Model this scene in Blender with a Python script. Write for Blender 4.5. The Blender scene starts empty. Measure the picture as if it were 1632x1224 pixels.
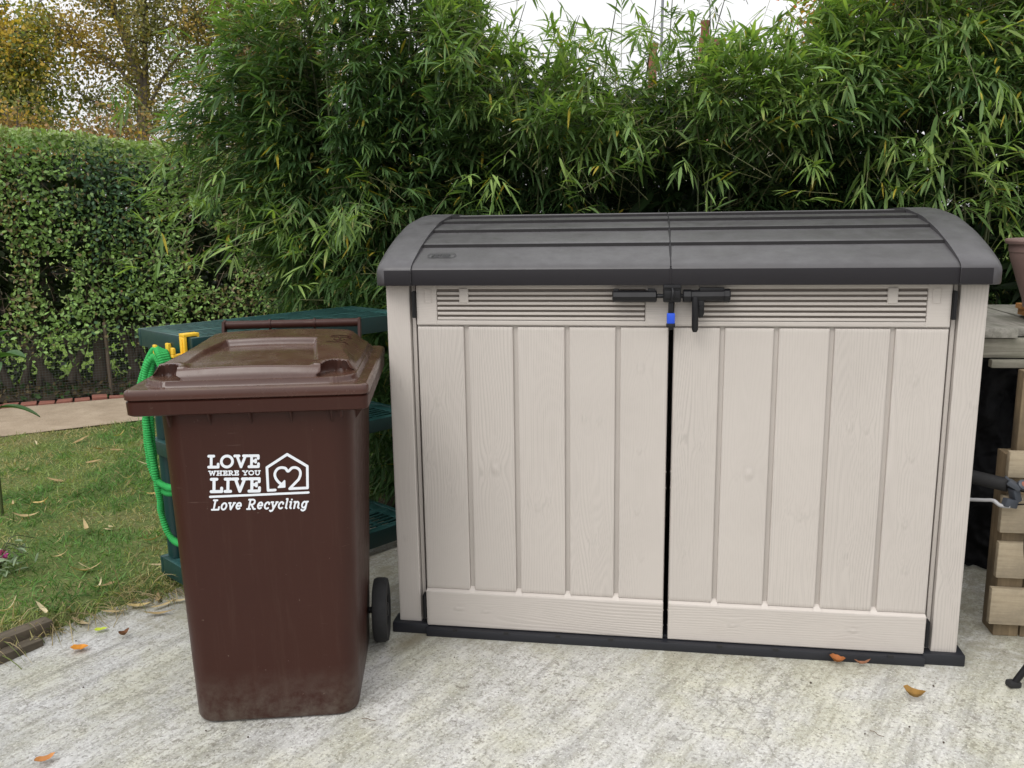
import bpy, bmesh, math, random
import numpy as np
from math import sin, cos, pi, radians, sqrt, atan2
from mathutils import Vector, Matrix
rng = np.random.default_rng(7)
random.seed(7)
S = bpy.context.scene
COL = S.collection

# ------------------------------------------------------------------ helpers
def tag(o, label=None, cat=None, group=None, kind=None):
    if label: o['label'] = label
    if cat: o['category'] = cat
    if group: o['group'] = group
    if kind: o['kind'] = kind
    return o

def thing(name, label, cat, loc=(0, 0, 0), rz=0, group=None):
    o = bpy.data.objects.new(name, None)
    o.empty_display_size = .1
    COL.objects.link(o)
    o.location = loc
    o.rotation_euler = (0, 0, rz)
    return tag(o, label, cat, group)

def np_mesh(name, V, F, m=None, parent=None, col=None, smooth=None, loc=None):
    """V (N,3); F list of index tuples or list of (n,k) arrays"""
    V = np.asarray(V, dtype=np.float32)
    me = bpy.data.meshes.new(name)
    if len(F) and isinstance(F[0], np.ndarray) and F[0].ndim == 2:
        tot = [np.full(len(f), f.shape[1], dtype=np.int32) for f in F if len(f)]
        idx = np.concatenate([f.ravel() for f in F if len(f)]).astype(np.int32)
        tot = np.concatenate(tot)
    else:
        tot = np.array([len(f) for f in F], dtype=np.int32)
        idx = np.array([i for f in F for i in f], dtype=np.int32)
    me.vertices.add(len(V)); me.vertices.foreach_set('co', V.ravel())
    me.loops.add(len(idx)); me.loops.foreach_set('vertex_index', idx)
    me.polygons.add(len(tot))
    me.polygons.foreach_set('loop_start', np.concatenate([[0], np.cumsum(tot)[:-1]]).astype(np.int32))
    me.polygons.foreach_set('loop_total', tot)
    if col is not None:
        a = me.color_attributes.new('Col', 'FLOAT_COLOR', 'POINT')
        c = np.ones((len(V), 4), dtype=np.float32); c[:, :3] = col
        a.data.foreach_set('color', c.ravel())
    me.update(calc_edges=True)
    me.validate()
    if smooth is not None:
        me.polygons.foreach_set('use_smooth', np.ones(len(me.polygons), dtype=bool))
        if smooth < 180:
            me.set_sharp_from_angle(angle=radians(smooth))
    if m: me.materials.append(m)
    o = bpy.data.objects.new(name, me)
    COL.objects.link(o)
    if parent is not None: o.parent = parent
    if loc is not None: o.location = loc
    return o

class MB:
    def __init__(s): s.v = []; s.f = []; s.n = 0
    def add(s, V, F):
        V = [tuple(map(float, p)) for p in V]
        s.v += V; s.f += [tuple(i + s.n for i in f) for f in F]; s.n += len(V); return s
    def box(s, x0, x1, y0, y1, z0, z1, b=.003, M=None):
        bm = bmesh.new()
        bmesh.ops.create_cube(bm, size=1)
        for v in bm.verts:
            v.co = Vector(((x0 + x1) / 2 + v.co.x * (x1 - x0), (y0 + y1) / 2 + v.co.y * (y1 - y0), (z0 + z1) / 2 + v.co.z * (z1 - z0)))
        if b > 0:
            bmesh.ops.bevel(bm, geom=bm.edges[:], offset=min(b, .45 * min(x1 - x0, y1 - y0, z1 - z0)), segments=2, affect='EDGES', profile=.6)
        if M is not None: bm.transform(M)
        bm.verts.index_update()
        s.add([v.co[:] for v in bm.verts], [[v.index for v in f.verts] for f in bm.faces])
        bm.free(); return s
    def tube(s, pts, r, n=8, cap=True):
        P = np.asarray(pts, float); m = len(P)
        R = np.full(m, r) if np.isscalar(r) else np.asarray(r, float)
        T = np.gradient(P, axis=0); T /= np.linalg.norm(T, axis=1)[:, None] + 1e-12
        up = np.array([0, 0, 1.]) if abs(T[0, 2]) < .9 else np.array([1., 0, 0])
        nrm = np.cross(T[0], up); nrm /= np.linalg.norm(nrm)
        V = np.zeros((m, n, 3)); a = np.arange(n) * 2 * pi / n
        for i in range(m):
            nrm = nrm - T[i] * (nrm @ T[i]); nrm /= np.linalg.norm(nrm) + 1e-12
            b = np.cross(T[i], nrm)
            V[i] = P[i] + R[i] * (np.cos(a)[:, None] * nrm + np.sin(a)[:, None] * b)
        F = [(i * n + j, i * n + (j + 1) % n, (i + 1) * n + (j + 1) % n, (i + 1) * n + j) for i in range(m - 1) for j in range(n)]
        if cap:
            F.append(tuple(range(n))[::-1]); F.append(tuple((m - 1) * n + j for j in range(n)))
        return s.add(V.reshape(-1, 3), F)
    def lathe(s, prof, n=40, M=None):
        V = []; F = []
        for r, z in prof:
            for j in range(n):
                a = 2 * pi * j / n; V.append((r * cos(a), r * sin(a), z))
        for i in range(len(prof) - 1):
            for j in range(n):
                F.append((i * n + j, i * n + (j + 1) % n, (i + 1) * n + (j + 1) % n, (i + 1) * n + j))
        if M is not None: V = [tuple(M @ Vector(p)) for p in V]
        return s.add(V, F)
    def loft(s, rings, cap0=True, cap1=True):
        n = len(rings[0]); V = [p for r in rings for p in r]
        F = [(i * n + j, i * n + (j + 1) % n, (i + 1) * n + (j + 1) % n, (i + 1) * n + j) for i in range(len(rings) - 1) for j in range(n)]
        if cap0: F.append(tuple(range(n))[::-1])
        if cap1: F.append(tuple((len(rings) - 1) * n + j for j in range(n)))
        return s.add(V, F)
    def build(s, name, m, parent=None, smooth=35, loc=None):
        o = np_mesh(name, np.array(s.v), s.f, m, parent, smooth=smooth, loc=loc)
        bm = bmesh.new(); bm.from_mesh(o.data)
        bmesh.ops.recalc_face_normals(bm, faces=bm.faces[:])
        bm.to_mesh(o.data); bm.free()
        if smooth: o.data.set_sharp_from_angle(angle=radians(smooth))
        return o

def rrect(xa, xb, ya, yb, z, r, n=6):
    P = []
    for cx, cy, a0 in ((xb - r, ya + r, -90), (xb - r, yb - r, 0), (xa + r, yb - r, 90), (xa + r, ya + r, 180)):
        for k in range(n + 1):
            a = radians(a0 + 90 * k / n); P.append((cx + r * cos(a), cy + r * sin(a), z))
    return P

def spline(pts, per=12):
    P = np.asarray(pts, float); out = []
    for i in range(len(P) - 1):
        p0 = P[max(i - 1, 0)]; p1 = P[i]; p2 = P[i + 1]; p3 = P[min(i + 2, len(P) - 1)]
        for k in range(per):
            t = k / per
            out.append(.5 * (2 * p1 + (p2 - p0) * t + (2 * p0 - 5 * p1 + 4 * p2 - p3) * t * t + (3 * p1 - p0 - 3 * p2 + p3) * t ** 3))
    out.append(P[-1]); return np.array(out)

def vnoise(P, seed=0):
    """value noise, P (...,3) -> 0..1"""
    P = np.asarray(P, float); I = np.floor(P).astype(np.int64); f = P - I; f = f * f * (3 - 2 * f)
    def h(dx, dy, dz):
        n = (I[..., 0] + dx) * 374761393 + (I[..., 1] + dy) * 668265263 + (I[..., 2] + dz) * 2147483647 + seed * 144665
        n = (n ^ (n >> 13)) * 1274126177; n = n ^ (n >> 16)
        return (n & 0xffff) / 65535.0
    r = 0
    for dx in (0, 1):
        for dy in (0, 1):
            for dz in (0, 1):
                w = (f[..., 0] if dx else 1 - f[..., 0]) * (f[..., 1] if dy else 1 - f[..., 1]) * (f[..., 2] if dz else 1 - f[..., 2])
                r = r + w * h(dx, dy, dz)
    return r
def sst(a, b, x):
    t = np.clip((x - a) / (b - a), 0, 1); return t * t * (3 - 2 * t)

# ------------------------------------------------------------------ materials
class NT:
    def __init__(s, name):
        s.m = bpy.data.materials.new(name); s.m.use_nodes = True
        s.t = s.m.node_tree; s.n = s.t.nodes; s.l = s.t.links
        s.b = s.n['Principled BSDF']
    def new(s, t, **k):
        nd = s.n.new(t)
        for a, v in k.items(): setattr(nd, a, v)
        return nd
    def link(s, a, b): s.l.new(a, b)
    def coord(s, which='Object'): return s.new('ShaderNodeTexCoord').outputs[which]
    def mapping(s, src, scale=(1, 1, 1), rot=(0, 0, 0)):
        m = s.new('ShaderNodeMapping'); m.inputs['Scale'].default_value = scale; m.inputs['Rotation'].default_value = rot
        s.link(src, m.inputs['Vector']); return m.outputs[0]
    def noise(s, vec, scale, detail=4, rough=.6, dist=0):
        n = s.new('ShaderNodeTexNoise'); n.inputs['Scale'].default_value = scale; n.inputs['Detail'].default_value = detail
        n.inputs['Roughness'].default_value = rough; n.inputs['Distortion'].default_value = dist
        s.link(vec, n.inputs['Vector']); return n.outputs['Fac']
    def ramp(s, fac, stops):
        r = s.new('ShaderNodeValToRGB'); e = r.color_ramp.elements
        while len(e) < len(stops): e.new(.5)
        for i, (p, c) in enumerate(stops):
            e[i].position = p; e[i].color = (c, c, c, 1) if np.isscalar(c) else (*c, 1)
        s.link(fac, r.inputs[0]); return r.outputs[0]
    def mix(s, fac, a, b, mode='MIX'):
        m = s.new('ShaderNodeMix', data_type='RGBA', blend_type=mode)
        for ix, v in ((0, fac), (6, a), (7, b)):
            sock = m.inputs[ix]
            if hasattr(v, 'links'): s.link(v, sock)
            elif np.isscalar(v): sock.default_value = v if ix == 0 else (v, v, v, 1)
            else: sock.default_value = (*v, 1)
        return m.outputs[2]
    def math(s, op, a, b=0.):
        m = s.new('ShaderNodeMath', operation=op)
        for i, v in ((0, a), (1, b)):
            if hasattr(v, 'links'): s.link(v, m.inputs[i])
            else: m.inputs[i].default_value = v
        return m.outputs[0]
    def bump(s, h, strength=.3, dist=.002, normal=None):
        b = s.new('ShaderNodeBump'); b.inputs['Strength'].default_value = strength; b.inputs['Distance'].default_value = dist
        s.link(h, b.inputs['Height'])
        if normal: s.link(normal, b.inputs['Normal'])
        return b.outputs[0]
    def set(s, color=None, rough=None, normal=None, spec=None, metal=None):
        for k, v in (('Base Color', color), ('Roughness', rough), ('Normal', normal), ('Specular IOR Level', spec), ('Metallic', metal)):
            if v is None: continue
            i = s.b.inputs[k]
            if hasattr(v, 'links'): s.link(v, i)
            elif np.isscalar(v): i.default_value = v
            else: i.default_value = (*v, 1)
        return s.m

def plastic(name, c, rough=.45, var=.18, scale=9, bump=.15, bscale=160, stretch=(1, 1, 1), spec=.5, dust=None, dustamt=.4):
    t = NT(name); co = t.coord(); mp = t.mapping(co, stretch)
    n = t.noise(mp, scale, 5, .65)
    col = t.mix(n, tuple(np.array(c) * (1 - var)), tuple(np.minimum(np.array(c) * (1 + var), 1)))
    if dust is not None:
        g = t.new('ShaderNodeNewGeometry'); sx = t.new('ShaderNodeSeparateXYZ'); t.link(g.outputs['Normal'], sx.inputs[0])
        up = t.ramp(sx.outputs[2], [(.35, 0.), (.95, 1.)])
        dn = t.ramp(t.noise(co, 14, 8, .7), [(.35, 0.), (.75, dustamt)])
        col = t.mix(t.math('MULTIPLY', up, dn), col, dust)
    r = t.ramp(t.noise(co, 22, 6, .7), [(.3, max(rough - .08, .05)), (.7, min(rough + .1, 1))])
    b = t.bump(t.noise(mp, bscale, 3, .6), bump, .0006)
    return t.set(col, r, b, spec)

def leafmat(name, trans=.35, rough=.42, spec=.4):
    t = NT(name)
    a = t.new('ShaderNodeAttribute', attribute_name='Col')
    t.set(a.outputs['Color'], rough, None, spec)
    tr = t.new('ShaderNodeBsdfTranslucent')
    g = t.mix(1., a.outputs['Color'], (1.35, 1.5, .55), 'MULTIPLY')
    t.link(g, tr.inputs['Color'])
    mx = t.new('ShaderNodeMixShader'); mx.inputs[0].default_value = trans
    t.link(t.b.outputs[0], mx.inputs[1]); t.link(tr.outputs[0], mx.inputs[2])
    t.link(mx.outputs[0], t.n['Material Output'].inputs[0])
    return t.m

def woodmat(name, c0, c1, axis='x', scale=1., rough=.75, dirt=None):
    t = NT(name); co = t.coord()
    st = {'x': (1.2, 22, 22), 'y': (22, 1.2, 22), 'z': (22, 22, 1.2)}[axis]
    mp = t.mapping(co, tuple(np.array(st) * scale))
    n = t.noise(mp, 3.2, 7, .65, .6)
    col = t.ramp(n, [(.3, c0), (.5, tuple((np.array(c0) + np.array(c1)) / 2)), (.68, c1)])
    k = t.noise(co, 9, 3, .5); col = t.mix(t.ramp(k, [(.62, 0.), (.72, .45)]), col, tuple(np.array(c0) * .5))
    if dirt is not None:
        col = t.mix(t.ramp(t.noise(co, 6, 6, .7), [(.4, 0.), (.7, .7)]), col, dirt)
    return t.set(col, rough, t.bump(n, .5, .002), .25)

def colmat(name, rough=.5, spec=.4, noisebump=None):
    t = NT(name); a = t.new('ShaderNodeAttribute', attribute_name='Col')
    co = t.coord(); n = t.noise(co, 3.5, 6, .65)
    c = t.mix(t.ramp(n, [(.3, .08), (.7, 0.)]), a.outputs['Color'], (.12, .10, .085))
    nb = t.bump(t.noise(co, 260, 3, .6), .12, .0006)
    return t.set(c, rough, nb, spec)

M = {}
M['beige'] = colmat('beige_resin', .55, .3)
M['beige_plain'] = plastic('beige_resin_plain', (.46, .41, .37), .55, .05, 5, .2, 90, (8, 8, .6), .3)
M['grey_lid'] = plastic('charcoal_resin', (.050, .047, .049), .38, .12, 4, .35, 60, (.25, 5, 5), .5, (.13, .13, .135), .35)
M['grey_cap'] = plastic('charcoal_resin_cap', (.055, .052, .056), .40, .12, 4, .35, 60, (5, .3, 5), .5, (.16, .16, .165), .35)
M['band'] = plastic('charcoal_band_shade', (.017, .0155, .018), .5, .12, 6, .12, 120, (.4, 3, 3), .25)  # lid resin darkened for the shade on its upright front faces
M['base_black'] = plastic('black_base_resin', (.012, .013, .018), .5, .2, 8, .2, 120)
M['black'] = plastic('black_plastic', (.009, .009, .0105), .42, .2, 20, .1, 200, (1, 1, 1), .3)
M['step'] = plastic('lid_step_shade', (.017, .016, .0165), .7, .1, 20, .05, 160, (1, 1, 1), .1)  # lid resin darkened to put shade on the riser faces
M['mark'] = plastic('raised_mark_resin', (.020, .0195, .022), .4, .1, 20, .05)
M['blue'] = plastic('blue_plastic', (.012, .07, .55), .35, .1, 20, .05)
M['bin'] = plastic('brown_bin_plastic', (.040, .0135, .0105), .36, .12, 3.5, .12, 150, (1, 1, 1), .28, (.13, .10, .065), .5)
def binmat():
    t = NT('brown_bin_body'); co = t.coord(); sp = t.new('ShaderNodeSeparateXYZ'); t.link(co, sp.inputs[0])
    c = t.mix(t.noise(co, 3.5, 5, .65), (.036, .0125, .0090), (.046, .0158, .0112))
    dr = t.noise(t.mapping(co, (30, 30, .9)), 1.6, 5, .7)                       # rain runs
    c = t.mix(t.ramp(dr, [(.55, 0.), (.78, .22)]), c, (.085, .050, .036))
    lo = t.new('ShaderNodeMapRange'); lo.inputs[1].default_value = .0; lo.inputs[2].default_value = .16; lo.inputs[3].default_value = .6; lo.inputs[4].default_value = 0.
    t.link(sp.outputs[2], lo.inputs[0])
    c = t.mix(t.math('MULTIPLY', lo.outputs[0], t.ramp(t.noise(co, 22, 6, .7), [(.35, 0.), (.7, 1.)])), c, (.16, .14, .115))
    c = t.mix(t.ramp(t.noise(co, 75, 2, .5), [(.75, 0.), (.80, .4)]), c, (.20, .16, .13))   # specks
    sc = t.noise(t.mapping(co, (4, 4, 60), (0, .5, 0)), 2.2, 3, .6)
    c = t.mix(t.math('MULTIPLY', t.ramp(sc, [(.69, 0.), (.72, .45)]), t.ramp(t.noise(co, 5, 2), [(.5, 0.), (.6, 1.)])), c, (.13, .085, .07))
    r = t.ramp(t.noise(co, 16, 6, .7), [(.3, .30), (.7, .46)])
    return t.set(c, r, t.bump(t.math('ADD', t.noise(co, 150, 3, .6), t.math('MULTIPLY', t.noise(co, 5, 2), 6.)), .10, .0012), .24)
M['bin'] = binmat()
M['binlid'] = plastic('brown_lid_plastic', (.062, .026, .019), .22, .14, 6, .12, 140, (1, 1, 1), .5, (.125, .098, .055), .42)
M['rubber'] = plastic('rubber', (.014, .014, .015), .75, .2, 20, .3, 120)
M['steel'] = plastic('steel', (.35, .35, .36), .35, .1, 20, .05); 
M['white'] = plastic('white_print', (.74, .77, .82), .45, .02, 10, .02)
M['shelf'] = plastic('dark_green_plastic', (.005, .034, .034), .36, .15, 8, .15, 140, (1, 1, 1), .5, (.06, .17, .165), .6)
M['yellow'] = plastic('yellow_plastic', (.78, .48, .03), .4, .1, 20, .05)
M['hose'] = plastic('green_fabric_hose', (.025, .33, .075), .85, .2, 60, .6, 500)
M['bamboo_leaf'] = leafmat('bamboo_leaf', .36, .48, .25)
M['hedge_leaf'] = leafmat('hedge_leaf', .25, .42, .35)
M['tree_leaf'] = leafmat('tree_leaf', .42, .6, .2)
M['grass'] = leafmat('grass_blade', .3, .6, .2)
M['dead_leaf'] = leafmat('dead_leaf', .15, .7, .2)
M['culm'] = plastic('bamboo_culm', (.055, .07, .022), .5, .3, 12, .1)
M['twig'] = plastic('twig', (.16, .12, .085), .8, .3, 12, .4, 80)
M['bark'] = plastic('bark', (.13, .105, .085), .9, .45, 10, 1., 40, (1, 1, .3))
M['darkbark'] = plastic('dark_bark', (.075, .058, .045), .9, .45, 14, 1., 50, (1, 1, .3))
M['birch'] = plastic('birch_bark', (.13, .108, .09), .85, .5, 9, .8, 30, (.4, .4, 2.))
M['wire'] = plastic('wire', (.085, .095, .085), .6, .1, 20, .0)
M['oldwood'] = woodmat('weathered_wood', (.17, .16, .14), (.34, .325, .29), 'y', 1., .85, (.10, .105, .075))
M['oldwoodx'] = woodmat('weathered_wood_across', (.13, .12, .10), (.28, .265, .22), 'x', 1., .85, (.09, .10, .06))
M['pine'] = woodmat('pale_pine', (.29, .235, .16), (.46, .39, .28), 'x', 1., .75, (.17, .145, .11))
M['pinez'] = woodmat('shaded_pine_upright', (.17, .125, .075), (.27, .205, .125), 'z', 1., .75, (.09, .075, .055))  # upright pine darkened so the gaps between the slats look shaded
M['orangewood'] = woodmat('orange_pine', (.42, .19, .06), (.58, .30, .12), 'y', 1., .6)
M['sleeper'] = woodmat('sleeper_wood', (.07, .056, .042), (.15, .122, .09), 'x', .8, .9, (.06, .055, .04))
M['pot'] = plastic('mauve_brown_pot', (.19, .125, .11), .45, .12, 6, .15, 90, (1, 1, 1), .4, (.2, .16, .14), .4)
M['tarp'] = plastic('black_sheeting', (.005, .005, .006), .7, .3, 6, .4, 60, (1, 1, 1), .15)
M['brick'] = plastic('red_brick', (.22, .085, .06), .9, .4, 18, .6, 60)
M['render'] = plastic('cream_render', (.5, .46, .4), .9, .1, 8, .3)
M['rooftile'] = plastic('brown_roof_tile', (.20, .10, .07), .85, .3, 14, .5, 40)
M['pole'] = plastic('grey_pole', (.22, .23, .26), .5, .15, 12, .1)
M['pink'] = leafmat('pink_petal', .2)

# ------------------------------------------------------------------ camera
CP = Vector((-.0641, -2.5461, 1.3641))
pch, yaw, rol, FPX = .1942, .1580, -.0152, 1384.1
f = Vector((-sin(yaw) * cos(pch), cos(yaw) * cos(pch), -sin(pch)))
rt = Vector((cos(yaw), sin(yaw), 0)); up = rt.cross(f)
r2 = rt * cos(rol) + up * sin(rol); u2 = up * cos(rol) - rt * sin(rol)
cam = bpy.data.objects.new('camera', bpy.data.cameras.new('camera'))
COL.objects.link(cam)
cam.matrix_world = Matrix(((r2.x, u2.x, -f.x, CP.x), (r2.y, u2.y, -f.y, CP.y), (r2.z, u2.z, -f.z, CP.z), (0, 0, 0, 1)))
cam.data.sensor_width = 36; cam.data.lens = 36 * FPX / 1632
cam.data.clip_start = .05; cam.data.clip_end = 2000
S.camera = cam

# ------------------------------------------------------------------ light
W = bpy.data.worlds.new('World'); S.world = W; W.use_nodes = True
nt = W.node_tree; bg = nt.nodes['Background']
sky = nt.nodes.new('ShaderNodeTexSky'); sky.sky_type = 'NISHITA'; sky.sun_disc = False
SUN_EL, SUN_AZ = radians(52), radians(205)      # azimuth clockwise from +Y
sky.sun_elevation = SUN_EL; sky.sun_rotation = SUN_AZ; sky.air_density = 1.6; sky.dust_density = 6.; sky.ozone_density = 1.
hs = nt.nodes.new('ShaderNodeHueSaturation'); hs.inputs['Saturation'].default_value = .13
nt.links.new(sky.outputs[0], hs.inputs['Color'])
mxw = nt.nodes.new('ShaderNodeMix'); mxw.data_type = 'RGBA'; mxw.inputs[0].default_value = .55
nt.links.new(hs.outputs[0], mxw.inputs[6]); mxw.inputs[7].default_value = (13.4, 13.4, 13.6, 1)   # even cloud deck
tcw = nt.nodes.new('ShaderNodeTexCoord'); spw = nt.nodes.new('ShaderNodeSeparateXYZ'); nt.links.new(tcw.outputs['Generated'], spw.inputs[0])
mrw = nt.nodes.new('ShaderNodeMapRange'); mrw.inputs[1].default_value = 0.; mrw.inputs[2].default_value = 1.; mrw.inputs[3].default_value = .92; mrw.inputs[4].default_value = 1.75
nt.links.new(spw.outputs[2], mrw.inputs[0])          # an overcast sky is brighter overhead than at the horizon
vmw = nt.nodes.new('ShaderNodeVectorMath'); vmw.operation = 'SCALE'; vmw.inputs[0].default_value = (13.4, 13.4, 13.6); nt.links.new(mrw.outputs[0], vmw.inputs['Scale']); nt.links.new(vmw.outputs[0], mxw.inputs[7])
nt.links.new(mxw.outputs[2], bg.inputs[0]); bg.inputs[1].default_value = .110
sl = bpy.data.lights.new('sun', 'SUN'); sl.energy = 1.1; sl.angle = radians(35); sl.color = (1, .965, .91)
so = bpy.data.objects.new('sun', sl); COL.objects.link(so)
sd = Vector((sin(SUN_AZ) * cos(SUN_EL), cos(SUN_AZ) * cos(SUN_EL), sin(SUN_EL)))
so.rotation_euler = sd.to_track_quat('Z', 'Y').to_euler(); so.location = sd * 30
S.view_settings.view_transform = 'Standard'; S.view_settings.look = 'None'; S.view_settings.exposure = 0; S.view_settings.gamma = 1
try:
    S.cycles.use_denoising = True; S.cycles.denoiser = 'OPENIMAGEDENOISE'
    S.cycles.max_bounces = 8; S.cycles.transparent_max_bounces = 8; S.cycles.diffuse_bounces = 4
    S.cycles.sample_clamp_indirect = 8
except Exception: pass

# ------------------------------------------------------------------ ground
def GZ(y): return .034 + .05 * min(y, 0) if y > -2.5 else .034 - .125

def concrete():
    t = NT('concrete'); g = t.new('ShaderNodeNewGeometry'); P = g.outputs['Position']
    ang = atan2(.89, .46)
    mr = t.mapping(P, (1, 1, 1), (0, 0, -ang))
    st = t.mapping(mr, (1.6, 13, 1))
    a = t.noise(st, 1.5, 7, .7, .3)                        # broom streaks
    st2 = t.mapping(mr, (5, 34, 1)); a2 = t.noise(st2, 1.6, 5, .65)
    sp = t.noise(P, 95, 6, .75)                            # grain
    big = t.noise(P, 1.1, 4, .6)                           # stains
    med = t.noise(P, 5.5, 7, .7)
    c = t.ramp(a, [(.32, (.33, .325, .31)), (.45, (.49, .485, .465)), (.54, (.585, .58, .56)), (.75, (.66, .655, .64))])
    c = t.mix(t.ramp(a2, [(.35, .60), (.50, 0.)]), c, (.33, .315, .28))
    c = t.mix(t.ramp(med, [(.36, .4), (.55, 0.)]), c, (.34, .34, .29))
    c = t.mix(t.ramp(sp, [(.38, .85), (.50, 0.)]), c, (.24, .23, .21))
    sp2 = t.noise(P, 42, 5, .7)
    pat = t.ramp(t.noise(mr, 2.3, 3, .6), [(.42, 0.), (.6, 1.)])
    c = t.mix(t.math('MULTIPLY', t.ramp(sp2, [(.36, .75), (.46, 0.)]), pat), c, (.17, .155, .13))
    c = t.mix(t.ramp(t.noise(P, 150, 3, .6), [(.55, 0.), (.68, .6)]), c, (.78, .78, .75))
    # greyer to the left, moss-tinted by the shed
    sx = t.new('ShaderNodeSeparateXYZ'); t.link(P, sx.inputs[0])
    left = t.ramp(t.math('ADD', sx.outputs[0], t.math('MULTIPLY', big, .9)), [(-.0, 0.), (1., 1.)])
    lx = t.new('ShaderNodeMapRange'); lx.inputs[1].default_value = -1.9; lx.inputs[2].default_value = -.2; lx.inputs[3].default_value = 1.; lx.inputs[4].default_value = 0.
    t.link(t.math('ADD', sx.outputs[0], t.math('MULTIPLY', big, .8)), lx.inputs[0])
    c = t.mix(t.math('MULTIPLY', lx.outputs[0], .75), c, t.mix(1., c, (.66, .67, .70), 'MULTIPLY'))
    moss = t.math('MULTIPLY', t.ramp(t.noise(P, 3.1, 5, .7), [(.42, 0.), (.62, .7)]), 1.)
    c = t.mix(moss, c, t.mix(1., c, (.88, .87, .70), 'MULTIPLY'))
    # hairline cracks
    vo = t.new('ShaderNodeTexVoronoi', feature='DISTANCE_TO_EDGE'); vo.inputs['Scale'].default_value = .9
    wob = t.new('ShaderNodeTexNoise'); wob.inputs['Scale'].default_value = 5; wob.inputs['Detail'].default_value = 6; t.link(P, wob.inputs['Vector'])
    va = t.new('ShaderNodeVectorMath', operation='MULTIPLY_ADD'); va.inputs[1].default_value = (.3, .3, .3)
    t.link(wob.outputs['Color'], va.inputs[0]); t.link(P, va.inputs[2]); t.link(va.outputs[0], vo.inputs['Vector'])
    ck = t.math('MULTIPLY', t.ramp(vo.outputs['Distance'], [(.0008, .55), (.0032, 0.)]), t.ramp(t.noise(P, 1.3, 2), [(.52, 0.), (.58, 1.)]))
    c = t.mix(ck, c, (.16, .15, .13))
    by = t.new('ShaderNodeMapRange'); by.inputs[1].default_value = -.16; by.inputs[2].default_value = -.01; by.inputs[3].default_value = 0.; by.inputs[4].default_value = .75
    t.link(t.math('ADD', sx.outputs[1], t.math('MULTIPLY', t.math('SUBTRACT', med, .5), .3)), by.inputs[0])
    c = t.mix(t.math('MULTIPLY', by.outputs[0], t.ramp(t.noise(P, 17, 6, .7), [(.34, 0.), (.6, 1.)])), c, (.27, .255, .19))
    sp3 = t.new('ShaderNodeTexVoronoi'); sp3.inputs['Scale'].default_value = 70; t.link(P, sp3.inputs['Vector'])
    c = t.mix(t.math('MULTIPLY', t.ramp(sp3.outputs['Distance'], [(.10, .9), (.20, 0.)]), t.ramp(t.noise(P, 9, 3), [(.50, 0.), (.62, 1.)])), c, (.12, .11, .095))
    # damp dirt patch by the bin wheel
    dv = t.new('ShaderNodeVectorMath', operation='SUBTRACT'); dv.inputs[1].default_value = (-.80, -.07, .02); t.link(P, dv.inputs[0])
    dm = t.mapping(dv.outputs[0], (1, 1, 1), (0, 0, -ang)); dm2 = t.mapping(dm, (5.5, 13, 0))
    ln = t.new('ShaderNodeVectorMath', operation='LENGTH'); t.link(dm2, ln.inputs[0])
    dd = t.math('ADD', ln.outputs['Value'], t.math('MULTIPLY', med, .5))
    c = t.mix(t.ramp(dd, [(.28, .85), (.95, 0.)]), c, (.20, .175, .115))
    h = t.math('ADD', t.math('MULTIPLY', a2, .7), t.math('MULTIPLY', sp, .6)); h = t.math('ADD', h, t.math('MULTIPLY', a, .6))
    return t.set(c, .88, t.bump(h, .9, .006), .25)

def earth():
    t = NT('soil'); P = t.new('ShaderNodeNewGeometry').outputs['Position']
    c = t.ramp(t.noise(P, 14, 8, .7), [(.3, (.045, .036, .026)), (.7, (.12, .095, .07))])
    return t.set(c, .95, t.bump(t.noise(P, 60, 6, .7), .8, .01), .1)
def lawnmat():
    t = NT('lawn_turf'); P = t.new('ShaderNodeNewGeometry').outputs['Position']
    c = t.ramp(t.noise(P, 2.2, 7, .7), [(.34, (.08, .14, .04)), (.5, (.13, .18, .055)), (.66, (.23, .22, .10))])
    c = t.mix(t.ramp(t.noise(P, 70, 5, .7), [(.35, .7), (.6, 0.)]), c, (.04, .045, .018))
    return t.set(c, .95, t.bump(t.noise(P, 90, 6, .7), .8, .01), .1)
def pathmat():
    t = NT('sandy_path'); P = t.new('ShaderNodeNewGeometry').outputs['Position']
    c = t.ramp(t.noise(P, 5, 8, .7), [(.3, (.27, .21, .15)), (.7, (.42, .34, .255))])
    c = t.mix(t.ramp(t.noise(P, 120, 4, .7), [(.35, .6), (.5, 0.)]), c, (.17, .135, .10))
    return t.set(c, .95, t.bump(t.noise(P, 80, 5, .7), .6, .006), .15)
M['concrete'] = concrete(); M['soil'] = earth(); M['lawn'] = lawnmat(); M['path'] = pathmat()

# base sheet to the horizon
o = np_mesh('ground', [(-900, -900, -.2), (900, -900, -.2), (900, 900, -.2), (-900, 900, -.2)], [(0, 1, 2, 3)], M['soil']); tag(o, kind='structure')
far = NT('far_grass'); Pf = far.new('ShaderNodeNewGeometry').outputs['Position']
M['fargrass'] = far.set(far.ramp(far.noise(Pf, 3, 7, .7), [(.3, (.10, .16, .035)), (.7, (.20, .27, .07))]), .95, None, .1)
# soil bed and back lawn behind the near garden
o = np_mesh('soil_bed', [(-9, -1.2, -.13), (-1.2, -1.2, -.13), (-1.2, .9, .012), (6, .9, .012), (6, 5.5, .012), (-2, 5.5, .012), (-9, .4, .012)],
            [(0, 1, 2, 6), (2, 3, 4, 5), (2, 5, 6)], M['soil']); tag(o, kind='structure')
gx = [-1.9 + i * .3 for i in range(24)]
ys = [-7, -5, -3.5, -2.5, -2, -1.5, -1, -.5, 0, .5, 1.05]
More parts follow.
